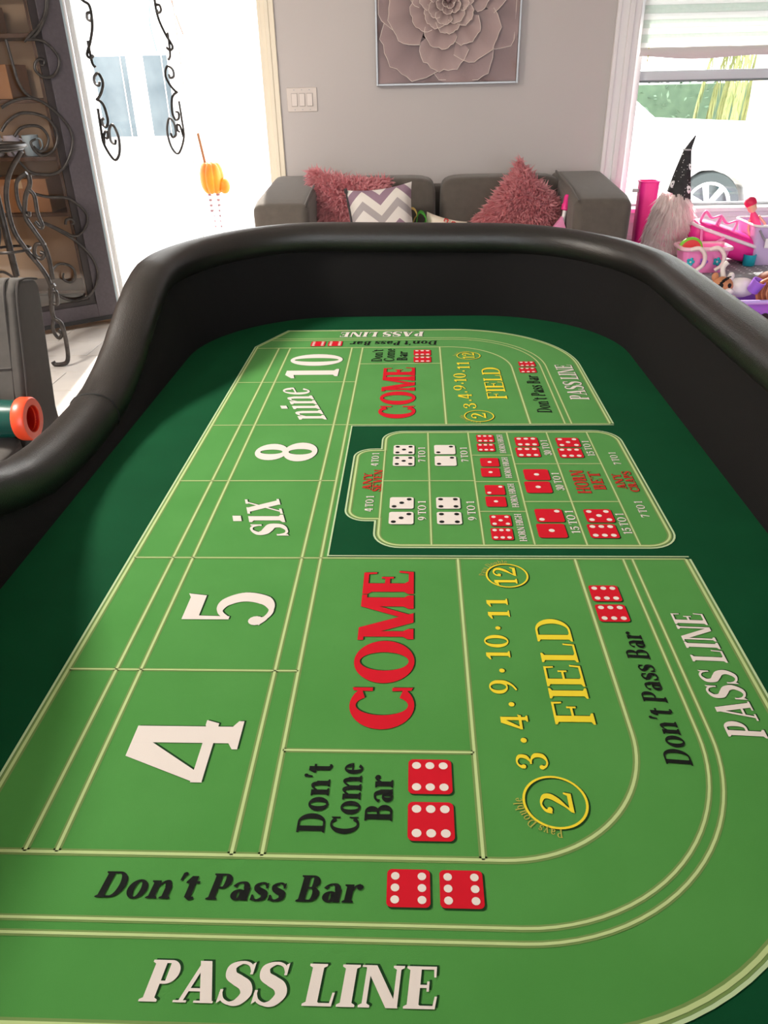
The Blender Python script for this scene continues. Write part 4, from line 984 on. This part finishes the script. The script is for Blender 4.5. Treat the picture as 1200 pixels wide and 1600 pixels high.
# pink basket with flower cut-outs and curved handles
bk = thing('toy_basket', 'pink plastic toy basket with turquoise flowers and curved white handles', 'basket', (1.545, 4.37, .479))
bin_mesh(MB(), .25, .16, .125, .82).build('basket_body', pink, bk, smooth=40); rim_tube(.26, .17, .125, .011).build('rim', pale, bk, smooth=60)
for x, m_ in ((-.08, teal), (-.01, purple), (.06, teal)):
    for k in range(5):
        a = 2 * PI * k / 5; MB().ball((x + .014 * math.cos(a), -.0765, .06 + .014 * math.sin(a)), .009, .004, .009, 8, 6).build('flower_petal', m_, bk, smooth=80)
    MB().ball((x, -.079, .06), .006, .003, .006, 8, 6).build('flower_centre', white, bk, smooth=80)
for x in (-.045, .055): MB().tube(catmull([(x - .045, -.088, .125), (x - .01, -.11, .135), (x + .022, -.115, .10), (x + .02, -.112, .05), (x - .01, -.105, .02)], 6), .011, 8).build('handle', M('handle_cream', (246, 224, 220)), bk, smooth=60)
fr_ = thing('play_fruit', 'green and red toy watermelon slice lying in the pink basket', 'toy', (1.475, 4.36, .60))
MB().prism([(0, -.012)] + [(.055 * math.cos(a), -.012 + .055 * math.sin(a)) for a in [PI * k / 12 for k in range(13)]], 'y', -.014, .014).build('flesh', M('melon_red', (226, 70, 72)), fr_, bevel=.003, fix=True)
MB().tube([(.056 * math.cos(PI * k / 12), 0, -.012 + .056 * math.sin(PI * k / 12)) for k in range(13)], .012, 8).build('rind', M('melon_green', (126, 206, 46)), fr_, smooth=60)
# hot pink doll bag
bag = thing('doll_bag', 'hot pink zipped doll bag with looped straps beside the gnome', 'bag', (1.720, 4.60, .592)); bag.rotation_euler = (0, .32, -.1)
b = MB(); superbox(b, -.20, .20, -.12, .12, -.07, .075, .55, 28, 14).build('bag_body', hot, bag, smooth=80)
MB().tube([(x, y, .035) for x, y in rrect(-.196, .196, -.117, .117, .08, 8)], .010, 8, closed=True).build('zip', M('zip_white', (244, 226, 236)), bag, smooth=60)
for x in (-.12, -.03): MB().tube(catmull([(x - .05, -.05, .06), (x - .045, -.05, .115), (x, -.05, .095), (x + .045, -.05, .12), (x + .05, -.05, .055)], 6), .011, 8, flat=.5).build('strap', pink, bag, smooth=60)
MB().tube(catmull([(-.16, -.118, .03), (-.13, -.135, -.035), (-.09, -.135, -.04), (-.03, -.13, .03)], 6), .011, 8, flat=.5).build('strap', pink, bag, smooth=60)
cp = tag(MB().lathe([(.026, 0), (.032, .005), (.034, .06), (.030, .06), (.028, .01), (0, .008)], n=18).build('toy_cup', teal, smooth=50, loc=(1.845, 4.47, .479)), 'small turquoise toy cup between the pink bag and lilac bin', 'cup')
# lilac bin with a doll and a book
lb = thing('lilac_bin', 'pale lilac plastic bin with a wire handle by the window', 'bin', (2.06, 4.60, .479))
bin_mesh(MB(), .44, .30, .21, .84).build('bin_body', lilac, lb, smooth=40); rim_tube(.445, .305, .21, .007).build('rim', white, lb, smooth=60)
MB().tube(catmull([(-.20, -.155, .19), (-.16, -.165, .135), (-.11, -.17, .12), (-.10, -.165, .16), (-.12, -.158, .19)], 6), .005, 6).build('wire_handle', silver, lb, smooth=60)
MB().box(-.165, -.11, -.172, -.166, .10, .15).build('tag_card', white, lb, bevel=.002)
dl = thing('toy_doll', 'toy doll with red hair leaning out of the lilac bin', 'doll', (1.90, 4.56, .625)); dl.rotation_euler = (0, -.4, 0)
skin = M('doll_skin', (232, 176, 148), .5)
MB().lathe([(.02, 0), (.028, .05), (.024, .10), (.010, .135)], n=14).build('torso', M('doll_top', (244, 70, 130)), dl, smooth=60)
MB().ball((0, 0, .16), .026, .026, .032).build('head', skin, dl, smooth=80)
MB().ball((0, .006, .185), .033, .032, .030).build('hair', M('doll_red_hair', (222, 28, 84)), dl, smooth=80)
for s in (-1, 1): MB().tube([(s * .024, 0, .10), (s * .045, -.01, .05), (s * .04, -.02, .0)], .007, 6).build('arm', skin, dl, smooth=60)
bo = tag(MB().box(-.10, .10, -.012, .012, 0, .16).build('picture_book', teal, bevel=.003, loc=(2.13, 4.58, .555), rot=(-.35, .5, 0)), 'turquoise book sticking out of the lilac bin', 'book')
bo2 = tag(MB().box(-.09, .09, -.01, .01, 0, .15).build('picture_book', M('grey_book', (120, 120, 126)), bevel=.003, loc=(2.06, 4.66, .56), rot=(-.1, .45, 0)), 'grey book behind the turquoise book in the lilac bin', 'book')
# purple bin with plush toys
pb_ = thing('purple_bin', 'purple plastic toy bin with cut-out holes holding plush toys', 'bin', (1.77, 4.06, 0))
bin_mesh(MB(), .64, .30, .42, .88).build('bin_body', purple, pb_, smooth=40); rim_tube(.65, .31, .42, .012).build('rim', M('rim_violet', (196, 170, 244)), pb_, smooth=60)
for x, z, r, m_ in ((-.12, .35, .012, 0), (-.09, .33, .016, 0), (-.06, .36, .010, 0), (-.02, .34, .024, 1), (.05, .36, .012, 0)):
    MB().lathe([(r, -.155), (r, -.143), (0, -.143)], (x, 0, z), 14, axis='y').build('hole_spot', M('ink', (20, 20, 22)) if m_ else M('deep_purple', (96, 60, 160)), pb_, smooth=40)
MB().box(-.27, .27, -.11, .11, .05, .33).build('packed_toys', M('packed_toys', (180, 160, 200), .8), pb_, bevel=.04)
tg = thing('plush_tiger', 'small striped tiger plush in the purple bin', 'plush toy', (1.570, 4.09, .42))
orange = M('plush_orange', (206, 140, 100), .9); wpl = M('plush_white', (238, 230, 226), .9); blk = M('plush_black', (26, 22, 22), .9)
MB().ball((0, -.02, .045), .055, .05, .045).build('head', orange, tg, smooth=80)
MB().ball((.10, .0, .03), .085, .05, .05).build('body', wpl, tg, smooth=80)
MB().ball((.02, -.068, .025), .025, .016, .018).build('muzzle', wpl, tg, smooth=80)
for s in (-1, 1):
    MB().ball((s * .04, -.01, .088), .018, .012, .022).build('ear', wpl if s > 0 else orange, tg, smooth=80)
    MB().ball((.0 + s * .02, -.064, .055), .010, .006, .012).build('eye', blk, tg, smooth=80)
for k in range(5): MB().tube([(-.052 + .008 * k, -.05 - .003 * k, .03 + .012 * k), (-.03 + .008 * k, -.058, .045 + .012 * k), (-.015 + .01 * k, -.05, .06 + .009 * k)], .0035, 5).build('stripe', blk, tg, smooth=60)
MB().ball((.03, -.10, -.005), .022, .018, .022).build('paw', M('plush_cream', (222, 196, 160), .9), tg, smooth=80); MB().tube(catmull([(.02, .02, .06), (.01, .04, .12), (.03, .04, .15)], 5), .013, 8).build('tail', wpl, tg, smooth=60)
dh = thing('toy_creature', 'toy creature head with plaited auburn hair in the purple bin', 'doll', (1.81, 4.08, .43))
aub = M('auburn', (168, 92, 58), .6, var=(30, S(128, 66, 42)))
MB().ball((0, 0, .04), .075, .06, .065).build('head', aub, dh, smooth=80)
for k in range(7):
    x = -.075 + .012 * k; MB().tube(catmull([(-.01 * k + .03, -.05, .10), (x, -.07, .06), (x - .01, -.075, .01), (x + .005, -.08, -.03)], 5), .008, 6).build('hair_strand', aub if k % 2 else M('copper', (204, 128, 84), .5), dh, smooth=60)
for k in range(8): MB().ball((-.035 + .004 * k, -.068 - .001 * k, .09 - .016 * k), .010, .008, .008, 8, 6).build('plait', M('copper', (204, 128, 84), .5), dh, smooth=80)
MB().ball((.045, -.058, .055), .018, .008, .016).build('eye', M('yellow_eye', (226, 214, 120)), dh, smooth=80); MB().ball((.05, -.065, .055), .007, .004, .009).build('pupil', blk, dh, smooth=80)
pc = tag(MB().lathe([(.022, 0), (.030, .004), (.034, .065), (.030, .065), (.026, .01), (0, .008)], n=16).build('toy_cup', purple, smooth=50, loc=(1.705, 4.02, .445), rot=(.3, .35, 0)), 'purple toy cup lying between the tiger and the doll head', 'cup')
bl = tag(MB().ball((0, 0, .02), .05, .03, .022).build('toy_ball', M('sky_blue', (60, 150, 230)), smooth=80, loc=(1.69, 4.15, .44)), 'blue oval toy at the back of the purple bin', 'toy')
# low pink bin in front
lp = thing('pink_bin', 'candy pink plastic bin on the floor in front of the purple bin', 'bin', (1.93, 3.72, 0))
bin_mesh(MB(), .56, .26, .30, .86).build('bin_body', pink, lp, smooth=40); rim_tube(.57, .27, .30, .011).build('rim', hot, lp, smooth=60)
pl = tag(MB().ball((0, 0, 0), .07, .06, .06).ball((-.055, 0, .045), .025, .018, .025).ball((.055, 0, .045), .025, .018, .025).build('plush_mouse', M('plush_grey', (206, 200, 212), .9), smooth=80, loc=(1.93, 3.70, .31)), 'grey plush with round ears in the candy pink bin', 'plush toy')
pt = tag(MB().lathe([(.0, -.10), (.03, -.098), (.03, .10), (.0, .102)], n=16, axis='x').build('toy_roller', hot, smooth=50, loc=(1.80, 3.73, .31), rot=(0, -.5, .5)), 'hot pink toy cylinder leaning in the candy pink bin', 'toy')

# ------------------------------------------------------------------ outdoors
ground = struct(MB().box(-16, 16, 5.37, 30, -.4, -.2).build('ground', M('pale_concrete', (214, 210, 204), .9, var=(2, S(196, 192, 186)))))
porch = struct(MB().box(-2.2, -.6, 5.36, 6.6, -.2, -.01).build('porch_step', M('porch_concrete', (216, 212, 206), .9)))
ground2 = struct(MB().box(-10, 10, -14, -3.2, -.4, -.1).build('patio', M('patio_paving', (206, 200, 192), .9)))
hs = thing('neighbour_house', 'white neighbouring house with two windows seen through the doorway', 'house', (-4.2, 11.0, -.2))
hw = M('white_siding', (246, 246, 244), .8)
MB().box(-4.5, 3.0, 0, 5, 0, 3.2).build('house_wall', hw, hs)
MB().prism([(-.4, 3.2), (5.4, 3.2), (2.5, 4.8)], 'x', -4.8, 3.3).build('roof', M('grey_shingle', (120, 116, 114), .9), hs)
for (x0, x1) in ((.16, .58), (.80, 1.10)):
    fr = MB().box(x0 - .05, x1 + .05, -.03, 0, .98, 1.98).build('window', white, hs, bevel=.006)
    MB().box(x0, x1, -.036, -.028, 1.03, 1.93).build('pane', M('house_pane', (76, 88, 94), .3, spec=.3, var=(3, S(104, 114, 118), .2)), fr)
    MB().box(x1 - .07, x1 - .06, -.045, -.03, 1.03, 1.93).build('mullion', white, fr)
car = thing('parked_car', 'white parked car seen through the window', 'car', (2.3, 9.0, -.2))
cw = M('car_white', (240, 242, 242), .25, coat=.5)
prof = [(-2.3, .30), (-2.35, .75), (-2.2, 1.05), (-1.7, 1.15), (-1.5, 1.58), (-.35, 1.60), (.24, 1.16), (1.75, 1.08), (2.05, .92), (2.10, .45), (2.0, .28), (1.28, .28), (1.2, .55), (.98, .70), (.72, .70), (.50, .55), (.42, .28), (-1.1, .28), (-1.18, .55), (-1.4, .70), (-1.66, .70), (-1.88, .55), (-1.96, .28)]
MB().prism(prof, 'y', 0, 1.75).build('car_body', cw, car, bevel=.03, fix=True)
MB().prism([(-1.6, 1.16), (-1.4, 1.50), (-.42, 1.52), (-.05, 1.18)], 'y', -.008, .002).build('side_window', M('car_glass', (214, 222, 226), .05), car)  # pale colour stands in for bright sky reflected in the glass
for x in (.85, -1.53):
    for y in (.02, 1.55):
        wh = MB().lathe([(.24, 0), (.33, .0), (.345, .03), (.345, .17), (.33, .20), (.24, .20)], (x, y, .345), 32, axis='y', caps=False).build('tyre', M('tyre_rubber', (64, 72, 72), .85), car, smooth=40)
        MB().lathe([(.245, .005), (.225, .012), (.225, .08), (0, .085)], (x, y, .345), 32, axis='y', caps=False).build('wheel_well', M('wheel_dark', (110, 120, 122), .5), wh, smooth=40)
        for k in range(7):
            a = 2 * PI * k / 7; c, s_ = math.cos(a), math.sin(a)
            MB().prism([(x + r * c - w_ * s_, .345 + r * s_ + w_ * c) for r, w_ in ((.04, .022), (.235, .030), (.235, -.030), (.04, -.022))], 'y', y + .0, y + .03).build('spoke', cw, wh, fix=True)
        MB().lathe([(.215, .0), (.245, -.004), (.25, .02), (.215, .03), (.215, 0)], (x, y, .345), 32, axis='y', caps=False).build('rim_ring', cw, wh, smooth=40)
        MB().lathe([(.055, 0), (.055, .04)], (x, y, .345), 16, axis='y').build('hub_cap', cw, wh)
def leaves(n, box, size, seed, normal_up=False):
    rnd = random.Random(seed); b = MB()
    for _ in range(n):
        c = Vector((rnd.uniform(*box[0]), rnd.uniform(*box[1]), rnd.uniform(*box[2]))); d = Vector((rnd.gauss(0, 1), rnd.gauss(0, 1), rnd.gauss(0, .6))).normalized(); s = d.cross(Vector((rnd.gauss(0, 1), rnd.gauss(0, 1), 1))).normalized()
        L_ = size * rnd.uniform(.7, 1.3); b.poly([c - d * L_, c + s * L_ * .4, c + d * L_, c - s * L_ * .4])
    return b
hg = thing('hedge', 'clipped green hedge across the street beyond the parked car', 'hedge', (5.0, 14.2, -.2))
MB().box(-3.2, 5, -.45, .45, 0, 1.45).build('hedge_core', M('hedge_green', (66, 88, 68), .9, var=(9, S(84, 106, 82))), hg)
lf = leaves(5200, ((-3.3, 5.0), (-.6, .5), (0, 1.6)), .05, 9).build('leaf_mass', M('hedge_leaf', (78, 102, 80), .8, var=(6, S(112, 134, 108))), hg); lf['kind'] = 'stuff'
def palm(x, label, seed):
    t = thing('palm_tree', label, 'tree', (x, 12.0, -.2)); rnd = random.Random(seed)
    MB().lathe([(.24, 0), (.19, .3), (.17, 1.2), (.19, 1.8), (.13, 2.2)], n=14).build('trunk', M('palm_trunk', (214, 202, 184), .9, bump=(30, .8)), t, smooth=50)
    for k in range(14):
        a = 2 * PI * k / 14 + rnd.uniform(-.2, .2); ln = rnd.uniform(.9, 1.2); b = MB()
        sp = catmull([(0, 0, 2.1), (.35 * ln, 0, 2.35), (.7 * ln, 0, 2.0), (.85 * ln, 0, 1.3), (.88 * ln, 0, .9)], 6)
        b.tube(sp, .012, 5)
        for i in range(2, len(sp)):
            for s in (-1, 1): b.poly([sp[i], sp[i] + Vector((.01, s * .05, -.10)), sp[i] + Vector((.02 + rnd.uniform(-.03, .03), s * .05 + rnd.uniform(-.03, .03), -.42)), sp[i] + Vector((.02, s * .015, -.12))])
        o = b.build('frond', M('palm_frond', (104, 114, 62), .7, var=(5, S(140, 142, 90))), t); o.rotation_euler = (0, 0, a)
palm(4.7, 'palm tree with drooping yellow-green fronds outside the window', 2)
pk = thing('hanging_pumpkin', 'orange pumpkin ornament with dangling striped legs hanging outside the doorway', 'ornament', (-1.415, 5.72, .83))
orn = M('pumpkin_orange', (226, 104, 12), .5, var=(7, S(240, 150, 24), .2))
for k in range(8):
    a = 2 * PI * k / 8; MB().ball((.040 * math.cos(a), .040 * math.sin(a), .02), .045, .045, .10, 12, 10).build('pumpkin_rib', orn, pk, smooth=80)
MB().ball((.085, -.02, -.03), .040, .035, .052).build('pumpkin_hand', orn, pk, smooth=80)
MB().tube([(-.035, 0, .11), (-.06, 0, .30)], .010, 8).build('stalk', M('stalk_brown', (150, 98, 60)), pk, smooth=60)
MB().tube([(-.06, 0, .30), (-.06, 0, 1.5)], .0015, 5).build('cord', white, pk)
for s in (-1, 1):
    lg = MB().tube([(s * .028, 0, -.06), (s * .03 + .005, 0, -.2), (s * .04 + .01, -.01, -.34)], .014, 8).build('leg', M('leg_white', (244, 240, 240)), pk, smooth=60)
    for k in range(7): MB().tube([(s * .029 + .001 * k, 0, -.08 - .035 * k), (s * .029 + .001 * k, 0, -.093 - .035 * k)], .0148, 8).build('stripe', M('stripe_mauve', (160, 120, 130)), lg, smooth=60)
sv = tag(ribbon([(0, 0, 0), (-.02, 0, -.12), (0, 0, -.24), (.03, 0, -.34)], .03).build('hanging_ribbon', M('ribbon_brown', (176, 122, 96)), smooth=60, loc=(-1.50, 5.65, 2.03)), 'brown ribbon hanging at the top of the bright doorway', 'ribbon')
sv2 = tag(ribbon([(0, 0, 0), (.01, 0, -.12), (-.01, 0, -.24), (.01, 0, -.40)], .05).build('hanging_ribbon', M('ribbon_teal', (120, 200, 190)), smooth=60, loc=(-1.66, 5.65, 2.0)), 'teal ribbon hanging at the top of the bright doorway', 'ribbon')
eave = struct(MB().box(-2.6, 3.4, 5.37, 6.2, 2.45, 2.55).build('porch_soffit', white_paint))
